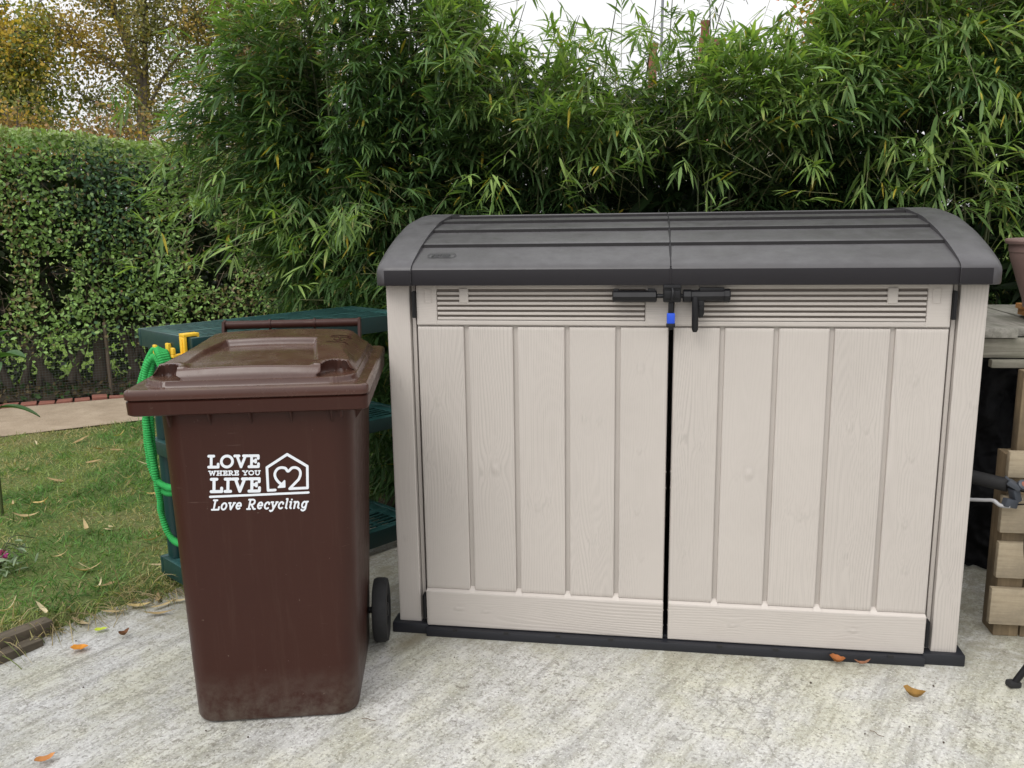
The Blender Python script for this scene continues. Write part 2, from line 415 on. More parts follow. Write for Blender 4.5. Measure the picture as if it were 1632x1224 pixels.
# left margin of the concrete is slightly ragged
V = []; Fc = []
def lawn_edge(y):       # x of the concrete/lawn border
    return np.interp(y, [-7, -2, -.5, -.33, -.11, .16, .5, 1.05], [-2.5, -2.35, -2.14, -2.07, -1.98, -1.72, -1.60, -1.45])
yy = np.concatenate([np.linspace(-7, -1, 13), np.linspace(-.95, 1.05, 60)])
for y in yy:
    for k in range(9):
        x0 = lawn_edge(y) - .05 + .02 * (vnoise(np.array([y * 14, 0, 0])) - .5)
        V.append((x0 + (5.2 - x0) * (k / 8) ** 1.5, y, GZ(y)))
for i in range(len(yy) - 1):
    for k in range(8):
        Fc.append((i * 9 + k, i * 9 + k + 1, (i + 1) * 9 + k + 1, (i + 1) * 9 + k))
o = np_mesh('concrete_driveway', V, Fc, M['concrete'], smooth=180); tag(o, kind='structure')

# lawn sheet (raised a little)
PN = [np.array(p) for p in ((-6.6, .55), (-4.9, 1.45), (-3.985, 2.066), (-3.321, 2.587), (-2.4, 3.2))]      # near edge of path
PF = [np.array(p) for p in ((-7.1, 1.45), (-5.5, 2.30), (-4.570, 2.790), (-3.886, 3.226), (-2.9, 3.9))]     # far edge
LZ = .062
rows = 40; V = []; Fl = []; ncol = 24
yl = np.linspace(-1.6, 3.2, rows)
def path_near_x(y): return np.interp(y, [p[1] for p in PN], [p[0] for p in PN])
def lawn_right(y): return lawn_edge(y) if y < 1.05 else -1.45
for y in yl:
    xa = -7. if y < .5 else path_near_x(y) ; xb = lawn_right(y)
    if xa > xb - .02: xa = xb - .02
    for k in range(ncol + 1):
        x = xa + (xb - xa) * k / ncol
        e = min(1, (xb - x) / .16)
        V.append((x, y, LZ - .035 * (1 - e) ** 2 + .012 * (vnoise(np.array([x * 3, y * 3, 0])) - .5) * e))
for i in range(rows - 1):
    for k in range(ncol):
        Fl.append((i * (ncol + 1) + k, i * (ncol + 1) + k + 1, (i + 1) * (ncol + 1) + k + 1, (i + 1) * (ncol + 1) + k))
o = np_mesh('lawn', V, Fl, M['lawn'], smooth=180); tag(o, kind='structure')
V = []; Fp = []
for a, b in zip(PN, PF):
    V += [(*a, .066), (*(a * .5 + b * .5), .070), (*b, .066)]
for i in range(len(PN) - 1):
    Fp += [(i * 3, i * 3 + 3, i * 3 + 4, i * 3 + 1), (i * 3 + 1, i * 3 + 4, i * 3 + 5, i * 3 + 2)]
o = np_mesh('path', V, Fp, M['path'], smooth=180); tag(o, kind='structure')
# neighbour's lawn beyond the hedge
o = np_mesh('back_lawn', [(-40, 3.0, .03), (-6.2, 3.0, .03), (-2.4, 5.6, .03), (8, 5.6, .03), (30, 40, .03), (-40, 40, .03)], [(0, 1, 2, 5), (2, 3, 4, 5)], M['fargrass']); tag(o, kind='structure')

# ------------------------------------------------------------------ leaf instancer
def frames(D, N):
    D = D / (np.linalg.norm(D, axis=1)[:, None] + 1e-9)
    Sd = np.cross(D, N); Sd /= np.linalg.norm(Sd, axis=1)[:, None] + 1e-9
    N = np.cross(Sd, D); return D, Sd, N
T_LANCE = (np.array([(0, 0, 0), (.16, -.36, .10), (.16, 0, 0), (.16, .36, .10), (.42, -.5, .14), (.42, 0, 0), (.42, .5, .14), (.74, -.33, .09), (.74, 0, 0), (.74, .33, .09), (1, 0, 0)]),
           np.array([(1, 4, 5, 2), (2, 5, 6, 3), (4, 7, 8, 5), (5, 8, 9, 6)]), np.array([(0, 1, 2), (0, 2, 3), (7, 10, 8), (8, 10, 9)]))
T_OVAL = (np.array([(0, 0, 0), (.35, -.5, .12), (.35, 0, 0), (.35, .5, .12), (.75, -.38, .08), (.75, 0, 0), (.75, .38, .08), (1, 0, 0)]),
          np.array([(1, 4, 5, 2), (2, 5, 6, 3)]), np.array([(0, 1, 2), (0, 2, 3), (4, 7, 5), (5, 7, 6)]))
T_QUAD = (np.array([(0, 0, 0), (.5, -.5, .1), (1, 0, 0), (.5, .5, .1)]), np.array([(0, 1, 2, 3)]), np.zeros((0, 3), int))
T_BLADE = (np.array([(0, -.5, 0), (0, .5, 0), (.55, -.4, 0), (.55, .4, 0), (1, 0, 0)]), np.array([(0, 2, 3, 1)]), np.array([(2, 4, 3)]))
def leaves(name, O, D, N, L, Wd, C, m, parent=None, T=T_LANCE, droop=.0, tipcol=None):
    tv, tq, tt = T; n = len(O); k = len(tv)
    D, Sd, N = frames(D, N)
    tx = tv[:, 0][None, :, None]; ty = tv[:, 1][None, :, None]; tz = tv[:, 2][None, :, None]
    L3 = np.broadcast_to(np.asarray(L, float), (n,))[:, None, None]; W3 = np.broadcast_to(np.asarray(Wd, float), (n,))[:, None, None]
    V = O[:, None, :] + D[:, None, :] * (L3 * tx) + Sd[:, None, :] * (W3 * ty) + N[:, None, :] * (W3 * tz)
    dr = np.broadcast_to(np.asarray(droop, float), (n,))[:, None]
    V[:, :, 2] -= dr * (L3[:, :, 0]) * (tv[:, 0][None, :] ** 2)
    base = (np.arange(n) * k)[:, None, None]
    Q = (tq[None] + base).reshape(-1, 4) if len(tq) else np.zeros((0, 4), int)
    Tt = (tt[None] + base).reshape(-1, 3) if len(tt) else np.zeros((0, 3), int)
    Cc = np.repeat(C[:, None, :], k, axis=1)
    if tipcol is not None:
        msk, tc = tipcol
        w = sst(.5, 1., tv[:, 0])[None, :, None] * msk[:, None, None]
        Cc = Cc * (1 - w) + np.array(tc)[None, None] * w
    return np_mesh(name, V.reshape(-1, 3), [a for a in (Q, Tt) if len(a)], m, parent, Cc.reshape(-1, 3), smooth=180)
def unit(n):
    v = rng.normal(size=(n, 3)); return v / np.linalg.norm(v, axis=1)[:, None]

# ------------------------------------------------------------------ grass
N = 78000
px = rng.uniform(-5.2, -1.3, N); py = rng.uniform(-.9, 3.0, N)
ok = np.array([(x < lawn_right(y) + .03) and (y < .5 or x > path_near_x(y) - .02 or True) for x, y in zip(px, py)])
ok &= ~((py > .5) & (px < np.interp(py, [p[1] for p in PN], [p[0] for p in PN])))
ok &= ~((px < -3.9) & (rng.random(N) < .3))
px, py = px[ok], py[ok]; n = len(px)
P3 = np.stack([px, py, np.zeros(n)], 1)
dry = vnoise(P3 * np.array([2.2, 2.2, 1]), 3) * .6 + vnoise(P3 * 7, 4) * .4
edge = np.array([lawn_right(y) for y in py]) - px
tuft = vnoise(P3 * 16, 6)
C = np.where((dry > .60)[:, None], np.array([.38, .34, .17]), np.array([.135, .262, .075])) * (.45 + .8 * rng.random((n, 1))) * (.65 + .6 * tuft[:, None])
mid = (dry > .53) & (dry <= .60); C[mid] = np.array([.25, .31, .11]) * (.65 + .6 * rng.random((mid.sum(), 1)))
st = rng.random(n) < .09; C[st] = np.array([.40, .32, .17]) * (.7 + .5 * rng.random((st.sum(), 1)))
Ln = rng.uniform(.022, .058, n) * np.where(dry > .60, .75, 1.1) * np.where(edge < .25, 1.35, 1)
D = unit(n); D[:, 2] = np.abs(D[:, 2]) * .7 + .45
O = np.stack([px, py, LZ - .004 - .03 * (1 - np.clip(edge / .16, 0, 1)) ** 2], 1)
o = leaves('grass', O, D, unit(n) + np.array([0, 0, .3]), Ln, rng.uniform(.0024, .0050, n), C, M['grass'], T=T_BLADE, droop=rng.uniform(.0, .4, n)); tag(o, kind='stuff')
# long dry stems hanging over the lawn edge
n = 420
t = rng.random(n); ey = np.interp(t, [0, 1], [-.42, .30]); ex = np.array([lawn_edge(y) for y in ey]) - rng.uniform(.0, .22, n)
D = np.stack([rng.normal(.7, .6, n), rng.normal(-.6, .5, n), rng.uniform(.05, .9, n)], 1)
C = np.where(rng.random((n, 1)) < .6, np.array([.30, .24, .14]), np.array([.13, .16, .05])) * (.6 + .7 * rng.random((n, 1)))
T_LONG = (np.array([(t_, s_ * w_, 0) for t_, w_ in ((0, .5), (.2, .5), (.4, .5), (.6, .45), (.8, .35), (1, .1)) for s_ in (-1, 1)]), np.array([(2 * i, 2 * i + 2, 2 * i + 3, 2 * i + 1) for i in range(5)]), np.zeros((0, 3), int))
o = leaves('dry_grass', np.stack([ex, ey, np.full(n, LZ - .02)], 1), D, unit(n) + np.array([0, 0, .5]), rng.uniform(.06, .26, n), rng.uniform(.002, .0035, n), C, M['grass'], T=T_LONG, droop=rng.uniform(.4, .95, n)); tag(o, kind='stuff')
# back lawn tufts seen between the hedge trunks
n = 9000
sx = rng.uniform(-8.5, -3.2, n); sy = rng.uniform(3.6, 7.5, n); k = sy > .62 * (sx + 4.0) + 4.1; sx, sy = sx[k], sy[k]; n = len(sx)
C = np.array([.15, .24, .05]) * (.6 + .8 * rng.random((n, 1)))
D = unit(n); D[:, 2] = np.abs(D[:, 2]) + .4
o = leaves('back_grass', np.stack([sx, sy, np.full(n, .03)], 1), D, unit(n), rng.uniform(.05, .14, n), .008, C, M['grass'], T=T_BLADE, droop=.3); tag(o, kind='stuff')

# fallen leaves -------------------------------------------------
def leafmesh(name, L, Wd, curl, col, lance=True, seed=0):
    r = np.random.default_rng(seed); m = 7
    V = []; C = []; 
    for i in range(m):
        t = i / (m - 1)
        w = Wd * .5 * ((sin(pi * t ** .8)) ** (.8 if lance else .6) + .02)
        z = curl * L * (t - .5) ** 2 * 2 + .004
        for s in (-1, 0, 1):
            V.append((L * (t - .5), s * w * (1 + .12 * r.normal()), z + abs(s) * curl * w * 1.2 + .002 * r.random()))
            C.append(np.array(col) * (.8 + .35 * r.random()))
    F = []
    for i in range(m - 1):
        for s in (0, 1): F.append((i * 3 + s, i * 3 + 3 + s, i * 3 + 4 + s, i * 3 + 1 + s))
    return np.array(V), F, np.array(C)
LP = []
for k, (c, L) in enumerate([((.50, .41, .24), .085), ((.42, .32, .17), .10), ((.58, .50, .33), .065), ((.34, .24, .12), .09), ((.55, .40, .16), .075)]):
    LP.append(leafmesh('dry_leaf', L, L * .17, .35 * (k % 3) + .1, c, True, k))
def make_leaf(name, label, loc, rz, data, group=None, tilt=(0, 0), sc=1.):
    V, F, C = data
    o = np_mesh(name, V, F, M['dead_leaf'], None, C, smooth=180)
    o.location = loc; o.rotation_euler = (tilt[0], tilt[1], rz); o.scale = (sc,) * 3
    return tag(o, label, 'leaf', group)
prot = [make_leaf('dry_leaf', 'dry straw coloured bamboo leaf lying loose on the lawn', (0, 0, 0), 0, d, 'dry bamboo leaves scattered over the lawn') for d in LP]
used = set(); cnt = 0
while cnt < 135:
    y = random.uniform(-.25, 2.6); x = random.uniform(-4.3, -1.55)
    if x > lawn_right(y) - .04 or (y > .4 and x < path_near_x(y) + .05): continue
    if x > -2.1 and y > .7 and random.random() < .4: continue
    k = random.randrange(5)
    if k in used:
        o = prot[k].copy(); COL.objects.link(o)
    else: o = prot[k]; used.add(k)
    o.location = (x, y, LZ + random.uniform(.006, .026)); o.rotation_euler = (random.uniform(-.5, .5), random.uniform(-.35, .35), random.uniform(0, 6.28))
    o.scale = (random.uniform(.6, 1.25),) * 3; cnt += 1
def cl(x, y): return (x, y, GZ(y) + .004)
wide = lambda L, W_, c, cu, s: leafmesh('leaf', L, W_, cu, c, False, s)
make_leaf('fallen_leaf', 'bright orange fallen leaf on the concrete left of the bin', cl(-1.829, -.255), .3, wide(.055, .036, (.62, .25, .035), .35, 11))
make_leaf('fallen_leaf', 'yellow green fallen leaf with a long stalk near the lawn edge', cl(-1.835, -.135), .5, wide(.042, .022, (.42, .50, .05), .2, 12))
make_leaf('fallen_leaf', 'small dark brown curled leaf beside the yellow green one', cl(-1.735, -.159), 1.2, wide(.040, .022, (.16, .07, .035), .9, 13))
make_leaf('fallen_leaf', 'long pale tan leaf at the grass edge on the concrete', cl(-1.80, .03), .35, wide(.085, .024, (.52, .40, .19), .3, 14))
make_leaf('fallen_leaf', 'orange brown leaf in the bottom left corner of the concrete', cl(-1.575, -.76), .9, wide(.05, .026, (.50, .22, .08), .5, 15))
make_leaf('fallen_leaf', 'rust brown curled leaf lying against the shed base', cl(.505, -.055), -.3, wide(.045, .03, (.36, .13, .045), .8, 16))
make_leaf('fallen_leaf', 'thin brown shrivelled leaf right of the rust one by the shed base', cl(.575, -.058), .2, wide(.05, .014, (.26, .12, .07), .7, 17))
make_leaf('fallen_leaf', 'reddish brown and green half curled leaf on the concrete before the shed', cl(.677, -.211), -.35, wide(.058, .032, (.30, .17, .05), .9, 18))
for k, (x, y, rz, c) in enumerate([(-1.72, .05, 1.0, (.46, .36, .2)), (-1.86, -.02, .2, (.40, .31, .17)), (-1.68, .09, .5, (.5, .41, .25)), (-1.93, -.10, -.4, (.42, .33, .2)), (-1.77, .10, 2.1, (.3, .22, .12)), (-1.70, -.01, .3, (.35, .26, .14))]):
    make_leaf('dry_leaf', 'dry bamboo leaf on the concrete beside the grass edge', cl(x, y), rz, leafmesh('l', .10, .016, .2, c, True, 30 + k), 'dry bamboo leaves along the concrete edge')
# stalk of the yellow-green leaf
o = None
for k in range(9):
    x = random.uniform(-1.5, 1.2); y = random.uniform(-.95, -.12)
    mb = MB().tube(spline([(0, 0, .002), (.012, .006, .003), (.026, .004, .002), (.04, .012, .002)], 4), .0011, 5)
    o = mb.build('stalk', M['twig'], None, loc=cl(x, y)); o.rotation_euler[2] = random.uniform(0, 6.3); o.scale = (random.uniform(.5, 1.1),) * 3
    tag(o, 'tiny dry brown stalk lying on the bare concrete', 'stalk', 'stalks littered on the concrete')
# small stones
for k in range(26):
    x = random.uniform(-1.9, 1.3); y = random.uniform(-1., -.05)
    bm = bmesh.new(); bmesh.ops.create_icosphere(bm, subdivisions=1, radius=random.uniform(.0018, .0038))
    for v in bm.verts: v.co *= random.uniform(.75, 1.2)
    me = bpy.data.meshes.new('pebble'); bm.to_mesh(me); bm.free(); me.materials.append(M['darkbark'])
    o = bpy.data.objects.new('pebble', me); COL.objects.link(o); o.location = cl(x, y)
    tag(o, 'tiny dark grit stone on the concrete', 'pebble', 'grit on the concrete')

# timber edging, lower left
t = thing('timber_edging', 'weathered timber edging board holding the lawn at the lower left', 'edging', (-2.06, -.30, 0), radians(63))
MB().box(-.62, .16, -.0, .055, -.03, .072, .006).build('board', M['sleeper'], t)
MB().box(-.62, .10, -.052, -.003, -.03, .045, .006).build('lower_board', M['sleeper'], t)

# ------------------------------------------------------------------ storage shed
shed = thing('storage_shed', 'beige resin garden storage shed with plank doors and charcoal arched lid', 'storage shed')
SB = .034
BEI = np.array([.508, .468, .432])
def grain_panel(u0, u1, v0, v1, vertical=True, seed=0, du=.0022, dv=.010, depth=.012, edge=.004, knots=(), amp=.00032):
    """returns verts (u,v,h) + faces + colour for a moulded wood plank; h is out of the door"""
    rg = np.random.default_rng(seed)
    if not vertical: du, dv = .010, .0022
    us = np.concatenate([[u0, u0 + edge * .3], np.arange(u0 + edge, u1 - edge, du), [u1 - edge, u1 - edge * .3, u1]])
    vs = np.concatenate([[v0, v0 + edge * .3], np.arange(v0 + edge, v1 - edge, dv), [v1 - edge, v1 - edge * .3, v1]])
    U, Vv = np.meshgrid(us, vs, indexing='ij')
    a, b = (U, Vv) if vertical else (Vv, U)
    wob = (vnoise(np.stack([a * 9, b * 1.6, np.full_like(a, seed * 3.7)], -1)) - .5) * .05
    wob += (vnoise(np.stack([a * 26, b * 4., np.full_like(a, seed * 1.3 + 9)], -1)) - .5) * .016
    ph = a + wob; H = np.zeros_like(a); kd = np.zeros_like(a)
    for (ka, kb, kr, kh) in knots:
        dx = a - ka; dy = b - kb; g = np.exp(-(dx / (kr * 2.2)) ** 2 - (dy / (kr * 5)) ** 2)
        ph = ph + dx * g * 1.4 + kr * .6 * np.exp(-(dx / (kr * 1.6)) ** 2 - ((dy - kr * 2) / (kr * 4)) ** 2)
        r = np.sqrt(dx ** 2 + (dy * .8) ** 2) / kr
        H += kh * (np.exp(-r ** 2 * 1.2) - .55 * np.exp(-((r - 1.2) / .35) ** 2) + .25 * np.exp(-((r - .0) / .25) ** 2))
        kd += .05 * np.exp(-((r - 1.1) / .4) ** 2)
    patch = sst(.25, .7, vnoise(np.stack([a * 5, b * 1.1, np.full_like(a, seed + .5)], -1), 5))
    fr = 118 + 40 * rg.random()
    gsn = np.sin(2 * pi * ph * fr) + .5 * np.sin(2 * pi * ph * fr * 2.13 + 1.1)
    H += amp * gsn * (.15 + .85 * patch)
    dist = np.minimum(np.minimum(U - u0, u1 - U), np.minimum(Vv - v0, v1 - Vv))
    H = np.where(dist < 1e-7, -depth, np.where(dist < edge * .5, -.0015, H))
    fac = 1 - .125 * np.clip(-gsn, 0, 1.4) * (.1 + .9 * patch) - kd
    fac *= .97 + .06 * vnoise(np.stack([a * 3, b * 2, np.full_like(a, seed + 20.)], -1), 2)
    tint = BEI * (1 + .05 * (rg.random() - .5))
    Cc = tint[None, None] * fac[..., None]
    nu, nv = len(us), len(vs)
    I = np.arange(nu * nv).reshape(nu, nv)
    Q = np.stack([I[:-1, :-1], I[1:, :-1], I[1:, 1:], I[:-1, 1:]], -1).reshape(-1, 4)
    return U.ravel(), Vv.ravel(), H.ravel(), Q, Cc.reshape(-1, 3)
class Panels:
    def __init__(s): s.V = []; s.Q = []; s.C = []; s.n = 0
    def add(s, pts, Q, C):
        s.V.append(pts); s.Q.append(Q + s.n); s.C.append(C); s.n += len(pts)
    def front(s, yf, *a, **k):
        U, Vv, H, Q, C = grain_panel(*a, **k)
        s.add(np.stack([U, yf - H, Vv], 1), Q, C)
    def plain(s, mb, f_=1.):
        V = np.array(mb.v); me = mb.f
        q = np.array([x for x in me if len(x) == 4]).reshape(-1, 4); s.extra = getattr(s, 'extra', [])
        tri = [x for x in me if len(x) != 4]
        s.V.append(V); s.C.append(np.tile(BEI * f_, (len(V), 1)))
        s.Q.append(q + s.n)
        for x in tri: s.extra.append(np.array([x]) + s.n)
        s.n += len(V)
    def build(s, name, m, parent):
        o = np_mesh(name, np.concatenate(s.V), [np.concatenate(s.Q)] + getattr(s, 'extra', []), m, parent, np.concatenate(s.C), smooth=40)
        return o
# carcass: sides, back, floor
mb = MB()
mb.box(-.845, -.825, .03, 1.08, SB + .02, 1.2, .004); mb.box(.825, .845, .03, 1.08, SB + .02, 1.2, .004); mb.box(-.845, .845, 1.082, 1.10, SB + .02, 1.2, .004)
for sx in (-1, 1):
    for k in range(6):
        y0 = .10 + k * .165; x = sx * .8465
        mb.box(min(x, x + sx * .006), max(x, x + sx * .006), y0, y0 + .15, .08, 1.14, .003)
mb.build('side_wall', M['beige_plain'], shed)
# corner posts
for sx, sd_ in ((-1, 1), (1, 2)):
    p = Panels(); a, b = sorted((sx * .778, sx * .852))
    kn = ((a + .04, .85, .008, .0012), (a + .03, .35, .006, .001)) if sx < 0 else ((b - .012, .82, .010, .0015), (a + .03, .30, .007, .001))
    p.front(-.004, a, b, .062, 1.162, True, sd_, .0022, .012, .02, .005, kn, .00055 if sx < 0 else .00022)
    p.plain(MB().box(*sorted((sx * .852, sx * .842)), .004, .075, .062, 1.162, .003))
    p.plain(MB().box(*sorted((sx * .764, sx * .776)), .010, .06, .07, 1.162, .002), .93)
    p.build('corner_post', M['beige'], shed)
# floor tray
mb = MB(); mb.box(-.868, .868, .004, 1.12, SB - .004, SB + .032, .006)
mb.box(-.757, .757, -.036, .010, SB - .006, SB + .026, .006)
for sx in (-1, 1): mb.box(*sorted((sx * .752, sx * .872)), -.022, .05, SB - .005, SB + .034, .006)
mb.build('base', M['base_black'], shed)
for k in range(9):
    x = -.66 + k * .165
    if abs(x) > .05: MB().box(x - .008, x + .008, -.0375, -.030, SB + .020, SB + .0275, .0).build('base_notch', M['rubber'], shed)
# doors
def door(sgn):
    p = Panels()
    X = lambda v: v
    x0, x1 = (-.757, -.0062) if sgn < 0 else (.0082, .757)
    gro = [-.606, -.457, -.302, -.152] if sgn < 0 else [.146, .296, .448, .610]
    ed = [x0 + .001] + gro + [x1 - .001]
    kn = {-1: [((-.70, .80, .008, .0016), (-.665, .52, .006, .001), (-.735, .62, .006, .0012)), ((-.525, .59, .013, .0022), (-.555, .575, .006, .0012)), ((-.395, .47, .008, .0018), (-.36, .49, .006, .0012), (-.42, .485, .006, .001)),
               ((-.25, .755, .007, .0022), (-.205, .75, .006, .0020), (-.22, .365, .006, .0018)), ((-.085, .91, .010, .0012), (-.085, .66, .006, .0022), (-.09, .47, .006, .002), (-.075, .32, .006, .002))],
          1: [((.035, .70, .005, .0016), (.09, .68, .006, .001), (.05, .34, .006, .001)), ((.235, .60, .013, .0022), (.20, .59, .006, .0012)), ((.385, .47, .008, .0018), (.35, .49, .006, .0012), (.42, .485, .006, .001)),
              ((.51, .745, .008, .0022), (.555, .74, .007, .0022), (.52, .355, .006, .0020)), ((.675, .885, .010, .0014), (.685, .66, .007, .0022), (.68, .46, .007, .002), (.69, .32, .008, .0018))]}[sgn]
    for i in range(5):
        a = ed[i] + (.0065 if i else 0); b = ed[i + 1] - (.0065 if i < 4 else 0)
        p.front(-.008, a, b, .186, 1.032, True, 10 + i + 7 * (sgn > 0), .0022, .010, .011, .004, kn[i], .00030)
    # bottom rail, proud, with a sloping ledge
    c = (x0 + x1) / 2
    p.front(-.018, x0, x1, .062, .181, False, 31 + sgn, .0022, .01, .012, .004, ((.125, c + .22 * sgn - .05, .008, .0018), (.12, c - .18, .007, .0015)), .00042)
    mbx = MB(); mbx.add([(x0 + .002, -.0165, .1795), (x1 - .002, -.0165, .1795), (x1 - .002, -.002, .187), (x0 + .002, -.002, .187)], [(0, 1, 2, 3)]); p.plain(mbx, 1.06)  # ledge colour lightened for the light it catches from above
    for g in gro:   # little ramps at the foot of each groove
        mbx = MB(); mbx.add([(g - .012, -.0168, .1800), (g + .012, -.0168, .1800), (g + .007, .0028, .196), (g - .007, .0028, .196)], [(0, 1, 2, 3)]); p.plain(mbx, 1.06)  # ramp colour lightened too, as lit from above
    p.plain(MB().box(x0, x1, .003, .022, .064, 1.16, .001), .93)         # back sheet (groove floors)
    # top band: plain ends
    va, vb = (-.693, -.075) if sgn < 0 else (.075, .693)
    zb, zt = 1.0525, 1.1425
    p.front(-.009, x0, va, 1.036, 1.16, False, 41 + sgn, knots=(), amp=.0002, depth=.011, edge=.003)
    p.front(-.009, vb, x1, 1.036, 1.16, False, 43 + sgn, knots=(), amp=.0002, depth=.011, edge=.003)
    p.front(-.009, va - .003, vb + .003, 1.036, zb - .001, False, 45 + sgn, knots=(), amp=.0001, depth=.011, edge=.003)
    p.front(-.009, va - .003, vb + .003, zt + .001, 1.16, False, 47 + sgn, knots=(), amp=.0001, depth=.011, edge=.003)
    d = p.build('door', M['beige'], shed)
    # louvres
    g = Panels(); n = 6; pitch = (zt - zb) / n
    for k in range(n):
        z = zb + k * pitch
        mbx = MB(); mbx.box(va + .001, vb - .001, -.0095, .001, z + .0002, z + pitch * .56, .002)
        g.plain(mbx, 1.0)
    for xx in ((-.61,) if sgn < 0 else (.602,)):
        g.plain(MB().box(xx - .014, xx + .014, -.0125, -.001, 1.103, 1.147, .004))
    gr = g.build('vent_grille', M['beige'], d)
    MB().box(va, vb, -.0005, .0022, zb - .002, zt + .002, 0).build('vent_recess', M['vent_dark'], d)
    xx = -.72 if sgn < 0 else .717
    mbx = MB()
    for (a, b, c_, e_) in ((xx - .011, xx + .011, 1.103, 1.105), (xx - .011, xx + .011, 1.143, 1.145), (xx - .012, xx - .010, 1.105, 1.143), (xx + .010, xx + .012, 1.105, 1.143)):
        mbx.box(a, b, -.0106, -.008, c_, e_, .0006)
    g2 = Panels(); g2.plain(mbx, 1.03); g2.build('moulded_square', M['beige'], d)
    # hinges
    for (za, zb2) in ((1.058, 1.138), (.084, .165)):
        xa, xb = (-.769, -.7575) if sgn < 0 else (.7575, .769)
        hb = MB(); hb.box(xa, xb, -.016, .012, za, zb2, .003); hb.tube([((xa + xb) / 2, -.014, za + .002), ((xa + xb) / 2, -.014, zb2 - .002)], .0058, 10)
        hb.build('hinge', M['black'], d)
    return d
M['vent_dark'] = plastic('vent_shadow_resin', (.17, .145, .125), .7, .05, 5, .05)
dl = door(-1); dr = door(1)
# three little spacer lugs in the centre gap
mb = MB()
for z in (.545, .595, .15, .10): mb.box(-.0085, -.0045, -.006, .0, z, z + .0025, .001); mb.box(.0065, .0105, -.006, 0, z + .002, z + .0045, .001)
mb.build('door_lug', M['beige_plain'], shed)
# ---- lid
AY = [-.052, 0, .06, .165, .32, .5, .6, .75, .9, 1.02, 1.10, 1.14]; AZ = [1.209, 1.232, 1.256, 1.291, 1.330, 1.352, 1.356, 1.351, 1.328, 1.292, 1.255, 1.215]
def arc(y):
    # smooth the table a little
    return (np.interp(y - .03, AY, AZ) + np.interp(y, AY, AZ) * 2 + np.interp(y + .03, AY, AZ)) / 4 if -.02 < y < 1.1 else np.interp(y, AY, AZ)
lid = MB(); BR = [-.05, .098, .240, .368, .50, .63, .76, .90, 1.03, 1.14]
for (xa, xb) in ((-.757, -.0068), (-.0032, .757)):
    prof = [(-.046, 1.160), (-.0505, 1.166), (-.0505, 1.203), (-.047, 1.209)]
    for i in range(len(BR) - 1):
        y0, y1 = BR[i], BR[i + 1]; z0, z1 = arc(y0), arc(y1)
        if i: prof += [(y0 - .0025, z0 - .0045), (y0, z0 + .001), (y0 + .003, z0 + .0032)]
        else: prof += [(y0 + .012, z0 + .006)]
        for k in range(1, 7):
            tt = k / 7; prof.append((y0 + (y1 - y0) * tt, z0 + .003 + (z1 - .005 - z0 - .003) * tt + .0015 * sin(pi * tt)))
    prof += [(1.142, 1.205), (1.142, 1.162)]
    nx = 2; V = []; F = []
    for x in (xa, xb):
        for (y, z) in prof: V.append((x, y, z))
    m = len(prof)
    for i in range(m - 1): F.append((i, i + 1, m + i + 1, m + i))
    F.append(tuple(range(m))[::-1]); F.append(tuple(range(m, 2 * m)))
    lid.add(V, F)
L = lid.build('lid', M['grey_lid'], shed, 28)
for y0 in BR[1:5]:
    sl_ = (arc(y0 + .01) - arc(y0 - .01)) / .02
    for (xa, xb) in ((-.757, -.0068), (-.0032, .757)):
        MB().add([(xa, y0 - .0060, arc(y0) - .0058), (xb, y0 - .0060, arc(y0) - .0058), (xb, y0 + .0002, arc(y0) + .0038), (xa, y0 + .0002, arc(y0) + .0038)], [(0, 1, 2, 3)]).build('plank_step_shade', M['step'], L, None)  # dark strip over each riser, standing in for its shade
MB().box(-.757, .757, -.0535, -.0510, 1.1585, 1.2045, .001).build('front_band_shade', M['band'], L)  # thin dark sheet painting the lid front as shaded
mb = MB(); mb.tube([(-.005, y, arc(y) - .0035) for y in np.linspace(-.045, 1.1, 40)], .0035, 8); mb.box(-.008, -.002, -.055, -.045, 1.16, 1.207, .001); mb.build('centre_seam', M['band'], L)
def capsec(x, ins, drop, sx):
    P = [(-.053, 1.158), (-.058, 1.165), (-.058, 1.203), (-.052, 1.213)] + [(y, arc(y) + .008) for y in np.linspace(-.03, 1.10, 36)] + [(1.145, 1.212), (1.147, 1.162)]
    h = .6; out = []
    for i, (y, z) in enumerate(P):
        yy_ = .545 + (y - .545) * (1 - ins / h)
        zz = z if i < 2 or i > len(P) - 2 else max(z - drop, 1.17)
        out.append((sx * x, yy_, zz))
    return out
for sx in (-1, 1):
    secs = [capsec(x, i_, d_, sx) for x, i_, d_ in ((.7575, 0, 0), (.835, 0, 0), (.850, .004, .001), (.862, .013, .0035), (.870, .028, .008), (.874, .048, .015))]
    mb = MB(); m = len(secs[0]); V = [p for s_ in secs for p in s_]; F = []
    for i in range(len(secs) - 1):
        for j in range(m - 1): F.append((i * m + j, i * m + j + 1, (i + 1) * m + j + 1, (i + 1) * m + j))
    F.append(tuple(range(m))); F.append(tuple(range((len(secs) - 1) * m, len(secs) * m)))
    mb.add(V, F); c_ = mb.build('lid_end_cap', M['grey_cap'], L, 32)
    MB().box(*sorted((sx * .7585, sx * .838)), -.0605, -.0575, 1.1605, 1.2035, .001).build('end_band_shade', M['band'], c_)  # same painted shade on the end cap front

